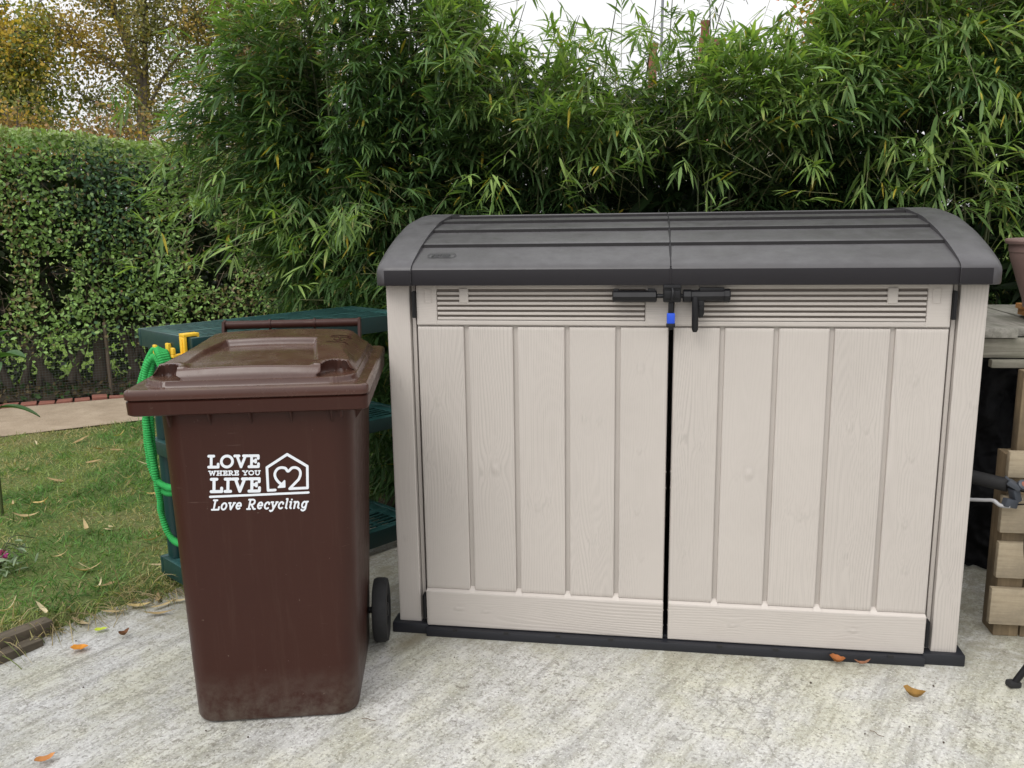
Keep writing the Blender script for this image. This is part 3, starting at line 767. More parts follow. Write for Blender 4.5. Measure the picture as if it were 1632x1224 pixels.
# ------------------------------------------------------------------ lettering by marching squares (one clean sheet per mark)
def ell(cx, cy, rx, ry, a0, a1, n=14): return [(cx + rx * cos(radians(a0 + (a1 - a0) * k / n)), cy + ry * sin(radians(a0 + (a1 - a0) * k / n))) for k in range(n + 1)]
def ser(x, y, w=.2): return [(x - w, y), (x + w, y)]
GL = {
 'L': (.86, [[(.22, 0), (.22, 1)], ser(.22, 1), [(.02, 0), (.78, 0), (.78, .27)]]),
 'O': (1.06, [ell(.52, .5, .45, .5, 0, 360, 32)]),
 'V': (1.02, [[(.16, 1), (.5, 0), (.84, 1)], ser(.15, 1, .17), ser(.85, 1, .17)]),
 'E': (.86, [[(.22, 0), (.22, 1)], [(.02, 1), (.75, 1), (.75, .76)], [(.02, 0), (.78, 0), (.78, .26)], [(.22, .52), (.55, .52)], [(.55, .42), (.55, .63)]]),
 'I': (.48, [[(.24, 0), (.24, 1)], ser(.24, 1), ser(.24, 0)]),
 'W': (1.35, [[(.15, 1), (.4, 0), (.68, .9), (.95, 0), (1.2, 1)], ser(.15, 1, .15), ser(1.2, 1, .15), ser(.68, .92, .1)]),
 'H': (1.06, [[(.22, 0), (.22, 1)], [(.82, 0), (.82, 1)], [(.22, .5), (.82, .5)], ser(.22, 1, .17), ser(.22, 0, .17), ser(.82, 1, .17), ser(.82, 0, .17)]),
 'R': (1.0, [[(.22, 0), (.22, 1)], [(.04, 1), (.5, 1)] + ell(.5, .74, .26, .26, 90, -90) + [(.22, .48)], [(.45, .48), (.78, 0), (.95, 0)], ser(.22, 0, .18)]),
 'Y': (.98, [[(.14, 1), (.49, .45), (.84, 1)], [(.49, .45), (.49, 0)], ser(.14, 1, .15), ser(.84, 1, .15), ser(.49, 0, .18)]),
 'U': (1.04, [[(.2, 1), (.2, .34)] + ell(.52, .34, .32, .34, 180, 360) + [(.84, 1)], ser(.2, 1, .17), ser(.84, 1, .17)]),
 'K': (.95, [[(.15, 0), (.15, 1)], [(.8, 1), (.2, .5), (.85, 0)]]),
 'T': (.9, [[(.45, 0), (.45, 1)], [(.05, 1), (.85, 1)]]),
 'e': (.70, [[(.1, .36), (.6, .36)] + ell(.35, .36, .25, .32, 0, 310, 20)]),
 'o': (.74, [ell(.36, .34, .27, .34, 0, 360, 24)]),
 'v': (.72, [[(.1, .68), (.34, 0), (.62, .68)], ser(.1, .68, .1), ser(.62, .68, .08)]),
 'c': (.66, [ell(.36, .34, .27, .34, 50, 310, 20), [(.55, .60), (.55, .48)]]),
 'y': (.72, [[(.1, .68), (.36, .04)], [(.64, .68), (.3, -.2), (.12, -.28), (.02, -.2)], ser(.1, .68, .1), ser(.64, .68, .08)]),
 'l': (.38, [[(.06, 1), (.18, 1), (.18, .08), (.3, 0)]]),
 'i': (.38, [[(.06, .68), (.18, .68), (.18, .08), (.3, 0)], [(.18, .92), (.185, .93)]]),
 'n': (.80, [[(.04, .68), (.17, .68), (.17, 0)], [(.17, .45)] + ell(.39, .44, .2, .24, 160, 0) + [(.6, .08), (.72, 0)]]),
 'g': (.74, [ell(.34, .36, .24, .32, 0, 360, 20), [(.58, .68), (.58, -.05)] + ell(.34, -.05, .24, .22, 0, -150), [(.58, .64), (.7, .68)]]),
 ' ': (.42, []),
}
def text(s, x0, x1, ybase, h, shear=0., gap=.10, slope=0.):
    """strokes in picture-style units (y grows downwards)"""
    adv = sum(GL[c][0] for c in s) + gap * (len(s) - 1); kx = (x1 - x0) / adv; out = []; x = 0
    for c in s:
        w, st = GL[c]
        for pl in st: out.append([(x0 + (x + px_ ) * kx + shear * py_ * h, ybase - py_ * h + slope * ((x + px_) * kx)) for px_, py_ in pl])
        x += w + gap
    return out
def march(groups, xr, yr, step):
    """groups: [(strokes, halfwidth)] -> polygons of the union"""
    xs = np.arange(xr[0], xr[1], step); ys_ = np.arange(yr[0], yr[1], step)
    X, Y = np.meshgrid(xs, ys_, indexing='ij'); Fd = np.full(X.shape, -9.)
    for strokes, hw in groups:
        for pl in strokes:
            for (a, b) in zip(pl[:-1], pl[1:]):
                ax, ay = a; bx, by = b; dx, dy = bx - ax, by - ay; l2 = dx * dx + dy * dy + 1e-9
                i0 = max(int((min(ax, bx) - hw - xr[0]) / step) - 1, 0); i1 = int((max(ax, bx) + hw - xr[0]) / step) + 3
                j0 = max(int((min(ay, by) - hw - yr[0]) / step) - 1, 0); j1 = int((max(ay, by) + hw - yr[0]) / step) + 3
                x = X[i0:i1, j0:j1]; y = Y[i0:i1, j0:j1]
                t_ = np.clip(((x - ax) * dx + (y - ay) * dy) / l2, 0, 1)
                d = np.hypot(x - ax - t_ * dx, y - ay - t_ * dy)
                Fd[i0:i1, j0:j1] = np.maximum(Fd[i0:i1, j0:j1], hw - d)
    V = []; F = []
    for i in range(len(xs) - 1):
        col = Fd[i:i + 2]
        js = np.where((col.max(0)[:-1] > 0) | (col.max(0)[1:] > 0))[0]
        for j in js:
            c = [(xs[i], ys_[j], Fd[i, j]), (xs[i + 1], ys_[j], Fd[i + 1, j]), (xs[i + 1], ys_[j + 1], Fd[i + 1, j + 1]), (xs[i], ys_[j + 1], Fd[i, j + 1])]
            P = []
            for k in range(4):
                p, q = c[k], c[(k + 1) % 4]
                if p[2] > 0: P.append((p[0], p[1]))
                if (p[2] > 0) != (q[2] > 0):
                    s_ = p[2] / (p[2] - q[2]); P.append((p[0] + (q[0] - p[0]) * s_, p[1] + (q[1] - p[1]) * s_))
            if len(P) >= 3:
                F.append(tuple(range(len(V), len(V) + len(P)))); V += P
    return V, F
# raised maker's mark on the lid
V, F = march([(text('KETER', 16, 74, 33, 17, 0, .16), 2.0), ([ell(18, 24.5, 14, 15, 90, 270) + ell(76, 24.5, 14, 15, -90, 90) + [(18, 39.5)]], 1.2)], (0, 96), (4, 46), .5)
s0 = np.array([0, BR[0] + .012, arc(BR[0]) + .006]); s1 = np.array([0, BR[1], arc(BR[1]) - .002]); sv = (s1 - s0); sn = np.cross([1, 0, 0], sv); sn /= np.linalg.norm(sn)
pts = [s0 + np.array([-.728 + x * .00098, 0, 0]) + sv * (.62 - .0078 * (y - 6)) + sn * .0030 for x, y in V]
np_mesh('maker_mark', pts, F, M['mark'], L)

# locking bar across the top of the doors ----------------------------------------
lk = thing('locking_bar', 'black bar lock with two grips and a hanging lever across the shed doors', 'bar lock', (0, -.04, 1.13))
def T(x, z, y=0): return (x, y, z - 1.13)
mb = MB(); mb.tube([T(-.168, 1.126), T(-.165, 1.126), T(-.045, 1.126), T(-.042, 1.126)], [.013, .017, .017, .013], 8); mb.build('grip', M['black'], lk, 30)
mb = MB(); mb.box(-.166, -.150, -.004, .014, .004, .0175, .003); mb.box(-.068, -.046, -.004, .014, .004, .0175, .003); mb.build('grip_lug', M['black'], lk)
mb = MB(); mb.tube([T(-.045, 1.127), T(-.022, 1.127)], .0065, 10); mb.tube([T(.022, 1.127), T(.034, 1.127)], .0065, 10); mb.build('bar', M['black'], lk)
mb = MB(); mb.box(-.025, .025, -.018, .026, 1.110 - 1.13, 1.160 - 1.13, .005); mb.box(-.022, .022, -.024, -.017, 1.121 - 1.13, 1.143 - 1.13, .003); mb.box(-.0255, .0255, -.022, -.012, 1.1495 - 1.13, 1.1560 - 1.13, .002); mb.build('hasp_block', M['black'], lk)
mb = MB(); mb.tube(spline([T(-.0, 1.150, -.022), T(.002, 1.14, -.031), T(.0, 1.125, -.033), T(-.002, 1.112, -.026)], 5), .0035, 8); mb.build('pin', M['steel_dark'] if 'steel_dark' in M else M['black'], lk)
mb = MB(); mb.tube([T(.030, 1.127), T(.033, 1.127), T(.052, 1.127), T(.055, 1.127)], [.016, .0185, .0185, .016], 8); mb.tube([T(.055, 1.127), T(.146, 1.128)], .0165, 8); mb.tube([T(.142, 1.128), T(.146, 1.128), T(.158, 1.128), T(.161, 1.128)], [.017, .0195, .0195, .017], 8); mb.box(.076, .145, -.006, .012, .008, .0205, .003); mb.build('grip', M['black'], lk, 30)
mb = MB(); mb.tube([T(.0645, 1.125, -.010), T(.0645, 1.110, -.012), T(.0655, 1.034, -.012), T(.0655, 1.026, -.012)], [.009, .0095, .0095, .006], 10); mb.build('lever', M['black'], lk)
mb = MB(); mb.box(.073, .090, -.010, .012, 1.073 - 1.13, 1.116 - 1.13, .004); mb.tube([T(.0815, 1.094, -.0145), T(.0815, 1.094, -.004)], .0055, 12); mb.box(.070, .088, -.008, .010, 1.067 - 1.13, 1.078 - 1.13, .003); mb.build('lock_cylinder', M['black'], lk)
pk = thing('padlock', 'small padlock with bright blue body hanging between the shed doors', 'padlock', (-.002, -.045, 1.065))
mb = MB(); mb.box(-.008, .007, -.006, .006, .012, .044, .003); mb.build('shackle', M['black'], pk)
MB().box(-.0115, .0115, -.012, .010, -.016, .0145, .004).build('body', M['blue'], pk)
mb = MB(); mb.box(-.013, .013, -.0135, .011, -.027, -.0155, .004); mb.box(-.006, .006, -.010, .008, -.034, -.026, .003); mb.build('base', M['black'], pk)

# ------------------------------------------------------------------ wheelie bin
BO = (-1.0535, -.514, .009); BYAW = .2345
wb = thing('wheelie_bin', 'brown wheelie bin with white recycling logo on its front', 'wheelie bin', BO, BYAW)
def bodyring(z, grow=0, flare=0):
    t_ = z / .89
    xl = -.222 - .012 * t_ - grow; xr = .218 + .033 * t_ + grow
    return rrect(xl, xr, -.048 * t_ - grow, .46 + .085 * t_ + grow, z, .055 + .012 * t_, 8)
mb = MB(); mb.loft([bodyring(0.0, -.012), bodyring(.006, -.003)] + [bodyring(z) for z in np.linspace(.016, .885, 14)] + [bodyring(.90, .0)])
body = mb.build('body', M['bin'], wb, 30)
# wheel niche blocks at the rear and rim gussets
mb = MB()
rim = [rrect(-.288, .288, -.070, .565, .880, .02, 4), rrect(-.2935, .2935, -.0765, .571, .884, .022, 4), rrect(-.2945, .2945, -.0785, .573, .915, .022, 4), rrect(-.290, .290, -.073, .568, .9185, .02, 4)]
mb.loft(rim, False, False); mb.loft([rrect(-.288, .288, -.070, .565, .880, .02, 4), bodyring(.882)[::1][:28]] if False else [rrect(-.288, .288, -.070, .565, .8802, .02, 8), bodyring(.8801, -.004)], False, False)
rm = mb.build('rim', M['bin'], wb, 30)
for x in np.linspace(-.20, .20, 5):
    MB().add([(x - .0015, -.045, .880), (x + .0015, -.045, .880), (x + .0015, -.068, .880), (x - .0015, -.068, .880), (x - .0015, -.044, .845), (x + .0015, -.044, .845)], [(0, 3, 4), (1, 5, 2), (3, 2, 5, 4)]).build('rim_gusset', M['bin'], wb, None)
for y in np.linspace(.05, .48, 5):
    xs = .249
    MB().add([(xs, y - .0015, .880), (xs, y + .0015, .880), (xs + .035, y + .0015, .880), (xs + .035, y - .0015, .880), (xs - .001, y - .0015, .83), (xs - .001, y + .0015, .83)], [(0, 3, 4), (1, 5, 2), (3, 2, 5, 4)]).build('rim_gusset', M['bin'], wb, None)
MB().box(.222, .228, -.062, -.052, .862, .880, .001).build('rim_lug', M['bin'], wb, None)
# lid: height field
def lidz(X, Y):
    def rr(xa, xb, ya, yb, r):     # signed distance inside (+)
        cx, cy = (xa + xb) / 2, (ya + yb) / 2; qx = np.abs(X - cx) - (xb - xa) / 2 + r; qy = np.abs(Y - cy) - (yb - ya) / 2 + r
        return -(np.hypot(np.maximum(qx, 0), np.maximum(qy, 0)) + np.minimum(np.maximum(qx, qy), 0) - r)
    z = np.full_like(X, .9460)
    z -= .004 * (1 - sst(0, .006, rr(-.2955, .2955, -.0795, .574, .022)))
    t1 = rr(-.266, .266, -.050, .553, .07)
    z += .015 * sst(0, .005, t1)
    t2 = rr(-.258, .258, -.040, .548, .085)
    top = .014 + .020 * sst(-.04, .22, Y) + .006 * sst(.2, .55, Y) - .012 * (X / .26) ** 2
    front = sst(-.0, .030, Y + .036)
    side = sst(.0, .018 + .040 * sst(.03, .2, Y), t2)
    dome = (.010 * sst(0, .004, t2) + (top + .006) * side)
    # grab recesses at the front corners
    rec = np.ones_like(X)
    for sx in (-1, 1):
        cx = .217 * sx
        d = np.sqrt(((X - cx) / .056) ** 2 + ((Y + .012) / .056) ** 2)
        d2 = np.where(Y < -.012, np.abs(X - cx) / .056, d)
        rec *= sst(.90, 1.0, d2)
    lip = np.zeros_like(X)
    for sx in (-1, 1):
        cx = .217 * sx; d = np.sqrt(((X - cx) / .056) ** 2 + ((Y + .012) / .056) ** 2)
        lip += .006 * np.exp(-((d - 1.10) / .14) ** 2) * (Y > -.02)
    z += (dome + lip * side) * rec
    # sunk trapezoid panel
    w = .168 - .040 * np.clip((Y - .05) / .28, 0, 1); cxp = -.01
    pd = np.minimum(np.minimum(w - np.abs(X - cxp), (Y - .045)), .33 - Y)
    z -= (.008 + .012 * np.clip((Y - .06) / .27, 0, 1)) * sst(-.002, .010, pd) * rec
    return z
gx = np.concatenate([np.arange(-.2955, .2955, .0026), [.2955]]); gy = np.concatenate([np.arange(-.0795, .574, .0026), [.574]])
X, Y = np.meshgrid(gx, gy, indexing='ij'); Z = lidz(X, Y)
# trim to a rounded outline: pull the outermost corner points in
I = np.arange(X.size).reshape(X.shape)
Q = np.stack([I[:-1, :-1], I[1:, :-1], I[1:, 1:], I[:-1, 1:]], -1).reshape(-1, 4)
cr = .022
for sx in (-1, 1):
    for (yc, sy) in ((-.0795 + cr, -1), (.574 - cr, 1)):
        xc = sx * (.2955 - cr); m_ = (sx * (X - xc) > 0) & (sy * (Y - yc) > 0)
        dx = X[m_] - xc; dy = Y[m_] - yc; r_ = np.maximum(np.abs(dx), np.abs(dy)); l = np.hypot(dx, dy) + 1e-9
        X[m_] = xc + dx * r_ / l; Y[m_] = yc + dy * r_ / l
for sx in (-1, 1):
    cx = .217 * sx; dxr = X - cx; dyr = Y + .012
    d_ = np.sqrt((dxr / .056) ** 2 + (dyr / .056) ** 2); d2_ = np.where(Y < -.012, np.abs(dxr) / .056, d_)
    dyp = np.maximum(dyr, 0); dl = np.hypot(dxr, dyp) + 1e-6
    sh_l = .017 * np.exp(-np.maximum(d2_ - 1.0, 0) / .25) * sst(.93, 1.0, d2_) * (np.abs(dxr) < .2) * (dl > .02) * sst(.963, .974, Z)
    X = X - dxr / dl * sh_l; Y = Y - dyp / dl * sh_l
o = np_mesh('lid', np.stack([X.ravel(), Y.ravel(), Z.ravel()], 1), [Q], M['binlid'], wb, smooth=50); blid = o
mb = MB()
mb.loft([rrect(-.2925, .2925, -.0765, .571, .9195, .022, 6), rrect(-.297, .297, -.081, .5755, .9225, .023, 6), rrect(-.2975, .2975, -.0815, .576, .938, .023, 6), rrect(-.2955, .2955, -.0795, .574, .9432, .022, 6)], False, False)
mb.build('lid_edge', M['binlid'], blid, 30)
mb = MB(); hy, hz = .600, 1.019
mb.tube([(-.205, hy, hz), (.215, hy, hz)], .0135, 14)
for x in (-.205, -.065, .075, .215): mb.tube([(x - .003, hy, hz), (x + .003, hy, hz)], .0165, 14)
for x in (-.207, .217):
    mb.add([(x - .004, .55, .93), (x + .004, .55, .93), (x + .004, .60, .93), (x - .004, .60, .93), (x - .004, .582, 1.032), (x + .004, .582, 1.032), (x + .004, .618, 1.032), (x - .004, .618, 1.032)],
           [(0, 1, 2, 3), (4, 7, 6, 5), (0, 4, 5, 1), (1, 5, 6, 2), (2, 6, 7, 3), (3, 7, 4, 0)])
mb.build('handle', M['bin'], wb, 35)
# faint moulded marks on the lid
V, F = march([([ell(10, 6, 8, 2.2, 0, 360, 20), [(10, 8), (10, 20)], ell(10, 13, 4, 3, 0, 180), [(2, 20), (18, 20)]], .7)], (0, 20), (0, 24), .6)
pp = []
for x, y in V:
    lx, ly = .150 + x * .0036, .40 - y * .0072
    pp.append((lx, ly, float(lidz(np.array([[lx]]), np.array([[ly]]))[0, 0]) + .0012))
np_mesh('moulded_mark', pp, F, M['binmark'] if 'binmark' in M else M['bin'], blid)
# axle and wheels
MB().tube([(-.27, .392, .125), (.275, .392, .125)], .010, 12).build('axle', M['black'], wb)
mb = MB(); mb.box(-.20, .20, .40, .50, .02, .2, .02)
for x in (-.272, .262):
    Mx = Matrix.Translation((x, .392, .125)) @ Matrix.Rotation(pi / 2, 4, 'Y')
    mb = MB(); mb.lathe([(.055, -.018), (.082, -.024), (.096, -.021), (.100, -.012), (.100, .012), (.096, .021), (.082, .024), (.055, .018)], 48, Mx); w_ = mb.build('wheel', M['rubber'], wb, 30)
    mb = MB(); mb.lathe([(.001, -.022), (.02, -.022), (.022, -.012), (.055, -.010), (.058, -.018), (.058, .018), (.055, .010), (.022, .012), (.02, .022), (.001, .022)], 32, Mx); mb.build('hub', M['black'], w_, 30)
# printed logo
def px2loc(x, y):
    e = -.115 + .001556 * (x - 327) - .000175 * (y - 728); z = .771 - .0017 * (y - 728) - .00006 * (x - 327)
    return (e, -.048 * z / .89 - .0012, z)
gl = []
gl.append((text('LOVE', 540, 815, 910, 58, 0, .10, -.010), 7.4))
gl.append((text('WHERE YOU', 542, 821, 953, 21.5, 0, .14, -.008), 3.2))
gl.append((text('LIVE', 555, 824, 1041, 66, 0, .14, -.012), 8.2))
gl.append(([[(551, 1069), (1088, 1047)]], 6.2))
gl.append((text('Love Recycling', 560, 1082, 1139, 51, .20, .12, -.015), 4.9))
house = [(905, 1033), (866, 1035), (856, 912), (964, 842), (1076, 905), (1082, 1022), (984, 1026), (1030, 965)] + ell(1003, 940, 36, 32, -5, 125, 10)[0:] + [(968, 930)] + ell(936, 944, 36, 34, 65, 200, 10)
heart = [(984, 1026), (1032, 975), (1040, 950), (1036, 928), (1018, 914), (994, 914), (972, 932), (956, 916), (930, 913), (910, 924), (900, 946), (906, 970), (922, 990), (944, 1008)]
hs_ = [tuple(p) for p in spline([(p[0], p[1], 0) for p in heart[1:]], 6)[:, :2]]
gl.append(([[(905, 1033), (866, 1035), (856, 912), (964, 842), (1076, 905), (1082, 1022), (984, 1026), hs_[0]], hs_], 7.2))
gl.append(([[(922, 1018), (956, 1016), (954, 984), (922, 1018), (946, 1006)], [(934, 1012), (950, 1000)]], 4.6))
V, F = march(gl, (520, 1110), (825, 1165), 1.25)
np_mesh('printed_logo', [px2loc(170 + x / 3.4, 480 + y / 3.4) for x, y in V], F, M['white'], body)

# ------------------------------------------------------------------ green shelving unit
A = np.array([-1.847, .259]); su = np.array([.82, -.57]); sv_ = np.array([.57, .82]); su /= np.linalg.norm(su); sv_ /= np.linalg.norm(sv_)
ang = atan2(sv_[1], sv_[0])
# local frame: x along the long side (v), y from the near-left long face inward; origin at ground under corner A. local +y = -u
sh = thing('shelving_unit', 'dark green plastic shelving unit with slatted shelves behind the bin', 'shelving', (A[0], A[1], .034), ang)
LW, DW = .92, .405     # along v, along u ; local y negative = towards u
def shelf(zt, th, name='shelf'):
    mb = MB(); z0 = zt - th
    mb.box(0, LW, -.022, 0, z0, zt, .003); mb.box(0, LW, -DW, -DW + .022, z0, zt, .003)
    mb.box(0, .022, -DW + .022, -.022, z0, zt, .003); mb.box(LW - .022, LW, -DW + .022, -.022, z0, zt, .003)
    mb.box(.022, .075, -DW + .022, -.022, zt - .012, zt - .002, .001); mb.box(LW - .075, LW - .022, -DW + .022, -.022, zt - .012, zt - .002, .001)
    ys_ = np.linspace(-DW + .034, -.034, 12)
    for y in ys_: mb.box(.075, LW - .075, y - .0075, y + .0075, zt - .006, zt - .002, .001)
    for x in np.linspace(.17, LW - .17, 6): mb.box(x - .009, x + .009, -DW + .022, -.022, zt - .012, zt - .0035, .001)
    mb.box(.022, LW - .022, -DW / 2 - .014, -DW / 2 + .014, zt - .02, zt - .0012, .001)
    return mb.build(name, M['shelf'], sh, 30)
for zt, th in ((.951, .062), (.551, .050), (.100, .068)): shelf(zt, th)
for x in (.045, LW - .045):
    for y in (-.045, -DW + .045):
        mb = MB()
        for z0, z1 in ((.098, .502), (.549, .890)): mb.tube([(x, y, z0), (x, y, z1)], .030, 16)
        mb.build('post', M['shelf'], sh, 30)
        MB().lathe([(.001, .0), (.026, .0), (.034, .034), (.001, .034)], 16, Matrix.Translation((x, y, 0))).build('foot', M['shelf'], sh, 30)
# hooks on the short end (local x=0 face); local y = -t along u
def hook(y, label, over=True):
    h = thing('hook', label, 'hook', (0, 0, 0)); h.location = Matrix.Translation((A[0], A[1], .034)) @ Matrix.Rotation(ang, 4, 'Z') @ Vector((0, y, .951)); h.rotation_euler[2] = ang
    mb = MB()
    if over:
        mb.box(-.014, .040, -.017, .017, .002, .012, .002); mb.box(.032, .040, -.017, .017, -.022, .002, .002); mb.box(-.014, -.004, -.017, .017, -.062, .002, .002); mb.box(-.0165, -.0138, -.005, .005, -.058, -.004, .001)
        mb.build('strap', M['yellow'], h)
        mb = MB(); mb.box(-.050, -.0145, -.010, .010, -.062, -.052, .002); mb.box(-.050, -.041, -.010, .010, -.0515, -.030, .002); mb.build('prong', M['yellow'], h)
    else:
        mb.box(-.012, -.0005, -.012, .012, -.085, -.030, .002); mb.build('strap', M['yellow'], h)
        mb = MB(); mb.box(-.056, -.0125, -.009, .009, -.085, -.075, .002); mb.box(-.056, -.047, -.009, .009, -.0745, -.030, .002); mb.build('prong', M['yellow'], h)
    return h
hook(-.362, 'yellow plastic hook clipped over the shelf edge, nearest the bin handle')
hook(-.245, 'yellow plastic hook holding the green hose on the shelving end', False)
# hose: loops hung from the second hook
def W2(x, y, z): p = Matrix.Rotation(ang, 4, 'Z') @ Vector((x, y, 0)); return (A[0] + p.x, A[1] + p.y, z)
path = []
hx = -.034
hy_ = -.245
loop = [W2(hx, hy_, .915)]
for k in range(2):
    dx = -.014 * k
    loop += [W2(hx - .02 + dx, hy_ + .045 - .012 * k, .885), W2(hx - .03 + dx, hy_ + .045 + .010 * k, .78), W2(hx - .035 + dx, hy_ + .052 + .008 * k, .60), W2(hx - .03 + dx, hy_ + .045, .475 + .03 * k), W2(hx - .02 + dx, hy_ - .01, .445 + .03 * k),
             W2(hx - .012 + dx, hy_ - .08, .50), W2(hx - .01 + dx, hy_ - .09, .68), W2(hx - .006 + dx, hy_ - .05, .85), W2(hx - .004 + dx, hy_, .92 - .006 * k)]
loop += [W2(hx - .02, hy_ + .03, .88), W2(hx - .05, hy_ + .045, .72), W2(hx - .045, hy_ + .03, .52), W2(hx - .035, hy_ + .035, .42), W2(hx - .03, hy_ + .045, .36), W2(hx - .02, hy_ + .02, .285), W2(hx - .01, hy_ - .05, .270), W2(hx, hy_ - .12, .32), W2(hx + .01, hy_ - .13, .46)]
P = spline(loop, 60)
s_ = np.concatenate([[0], np.cumsum(np.linalg.norm(np.diff(P, axis=0), axis=1))])
sq = np.arange(0, s_[-1], .0019); P = np.stack([np.interp(sq, s_, P[:, i]) for i in range(3)], 1)
rad = .0106 * (1 + .16 * np.sin(sq * 2 * pi / .0085 + 1.5 * np.sin(sq * 31)) + .06 * np.sin(sq * 90))
hs_o = MB().tube(P, rad, 9).build('garden_hose', M['hose'], None, 80)
tag(hs_o, 'bright green crinkled garden hose hanging in loops from a yellow hook', 'hose')
# knotted bundle at the top of the hose
mb = MB()
for k in range(4):
    q = spline([W2(hx - .010 + .007 * k, hy_ - .045, .875), W2(hx - .02 + .008 * k, hy_ - .03, .925), W2(hx - .012 + .008 * k, hy_ + .01, .940 - .006 * k), W2(hx - .02 + .006 * k, hy_ + .05, .905), W2(hx - .035 + .004 * k, hy_ + .075 + .006 * k, .845), W2(hx - .045, hy_ + .095 + .005 * k, .79 - .008 * k)], 40)
    s2 = np.arange(len(q)) * .0011
    mb.tube(q, .0112 * (1 + .10 * np.sin(np.arange(len(q)) * 1.25)), 8)
mb.build('hose_bundle', M['hose'], hs_o, 80)

# ------------------------------------------------------------------ clipped hedge, wire netting, brick edge
hd = np.array([.83, .55]); hd /= np.linalg.norm(hd); hn = np.array([-hd[1], hd[0]])      # along / away from the camera
H0 = np.array([-4.70, 3.02])
def hw(s, d, z): return np.stack([H0[0] + hd[0] * s + hn[0] * d, H0[1] + hd[1] * s + hn[1] * d, z], -1)
hedge = thing('hedge', 'clipped green privet hedge with bare stems at its foot', 'hedge')
N = 46000
s = rng.uniform(-1.8, 3.4, N); top = 2.03 - .10 * np.clip(s, -1, 3) + .03 * (vnoise(np.stack([s * 3, s * 0, s * 0], -1)) - .5)
u = rng.random(N)
face = u < .74
d = np.where(face, np.abs(rng.normal(0, .085, N)), rng.uniform(0, .85, N))
z = np.where(face, .22 + (top - .22) * rng.random(N) ** .85, top - np.abs(rng.normal(0, .05, N)))
q = np.stack([s * 1.9, z * 1.9, np.zeros(N)], -1); hole = vnoise(q, 11) * .6 + vnoise(q * 2.6, 12) * .4
lowz = .08 + .92 * sst(.26, .64, z + .35 * (vnoise(np.stack([s * 2.4, s * 0, s * 0 + 4], -1)) - .5))
keep = (~face) | ((hole > .36) & (rng.random(N) < lowz))
s, d, z, face, hole, top = [a[keep] for a in (s, d, z, face, hole, top)]; n = len(s)
d = d - .10 * (vnoise(np.stack([s * 2.2, z * 2.2, s * 0 + 7], -1), 13) - .5) - .02
ivy = vnoise(np.stack([s * 1.2, z * 1.2, s * 0 + 3], -1), 14)
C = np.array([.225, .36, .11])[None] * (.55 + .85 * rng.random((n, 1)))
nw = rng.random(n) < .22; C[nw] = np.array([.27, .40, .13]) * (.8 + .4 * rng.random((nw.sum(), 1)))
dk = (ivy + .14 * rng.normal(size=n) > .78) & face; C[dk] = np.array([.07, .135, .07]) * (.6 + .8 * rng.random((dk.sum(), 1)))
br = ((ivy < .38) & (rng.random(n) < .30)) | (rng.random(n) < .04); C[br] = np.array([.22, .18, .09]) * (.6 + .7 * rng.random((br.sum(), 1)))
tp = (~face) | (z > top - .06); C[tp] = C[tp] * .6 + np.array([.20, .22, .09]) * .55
D = unit(n) + np.stack([np.full(n, -hn[0] * .5), np.full(n, -hn[1] * .5), np.full(n, .25)], 1)
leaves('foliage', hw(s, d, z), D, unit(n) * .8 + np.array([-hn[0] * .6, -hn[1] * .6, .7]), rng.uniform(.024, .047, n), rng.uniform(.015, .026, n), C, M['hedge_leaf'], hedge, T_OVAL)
# inner, coarser leaf mass so that the hedge is not see-through
n = 26000
s = rng.uniform(-1.8, 3.4, n); d = rng.uniform(.2, .8, n); z = .50 + (2.0 - .1 * np.clip(s, -1, 3) - .62) * rng.random(n)
C = np.array([.03, .05, .018]) * (.5 + .8 * rng.random((n, 1)))  # inner leaves coloured near black for the shade inside the hedge
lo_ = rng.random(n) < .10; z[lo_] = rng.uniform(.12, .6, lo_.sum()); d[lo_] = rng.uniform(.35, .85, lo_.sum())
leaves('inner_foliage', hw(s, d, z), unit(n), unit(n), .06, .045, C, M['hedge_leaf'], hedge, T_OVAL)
# twigs
mb = MB()
for k in range(620):
    s0_, z0_ = random.uniform(-1.6, 3.2), random.uniform(.5, 1.85); d0 = random.uniform(.02, .22)
    a = hw(np.array(s0_), np.array(d0), np.array(z0_)); v = np.array([random.gauss(0, 1), random.gauss(0, .5), random.gauss(.5, .8)]); v /= np.linalg.norm(v)
    l = random.uniform(.06, .22); b = a + v * l * .5 + np.array([0, 0, .01]); c = b + (v + np.array([random.gauss(0, .5), random.gauss(0, .3), random.gauss(0, .5)])) * l * .5
    mb.tube([a, b, c], [.0024, .002, .0012], 4, False)
tag(mb.build('twigs', M['twig'], hedge, 80), kind='stuff')
def stem(pts, r0, r1):
    P = spline(pts, 6); r = np.linspace(r0, r1, len(P)) * (1 + .12 * np.sin(np.arange(len(P)) * 1.7))
    MB().tube(P, r, 9).build('stem', M['darkbark'], hedge, 80)
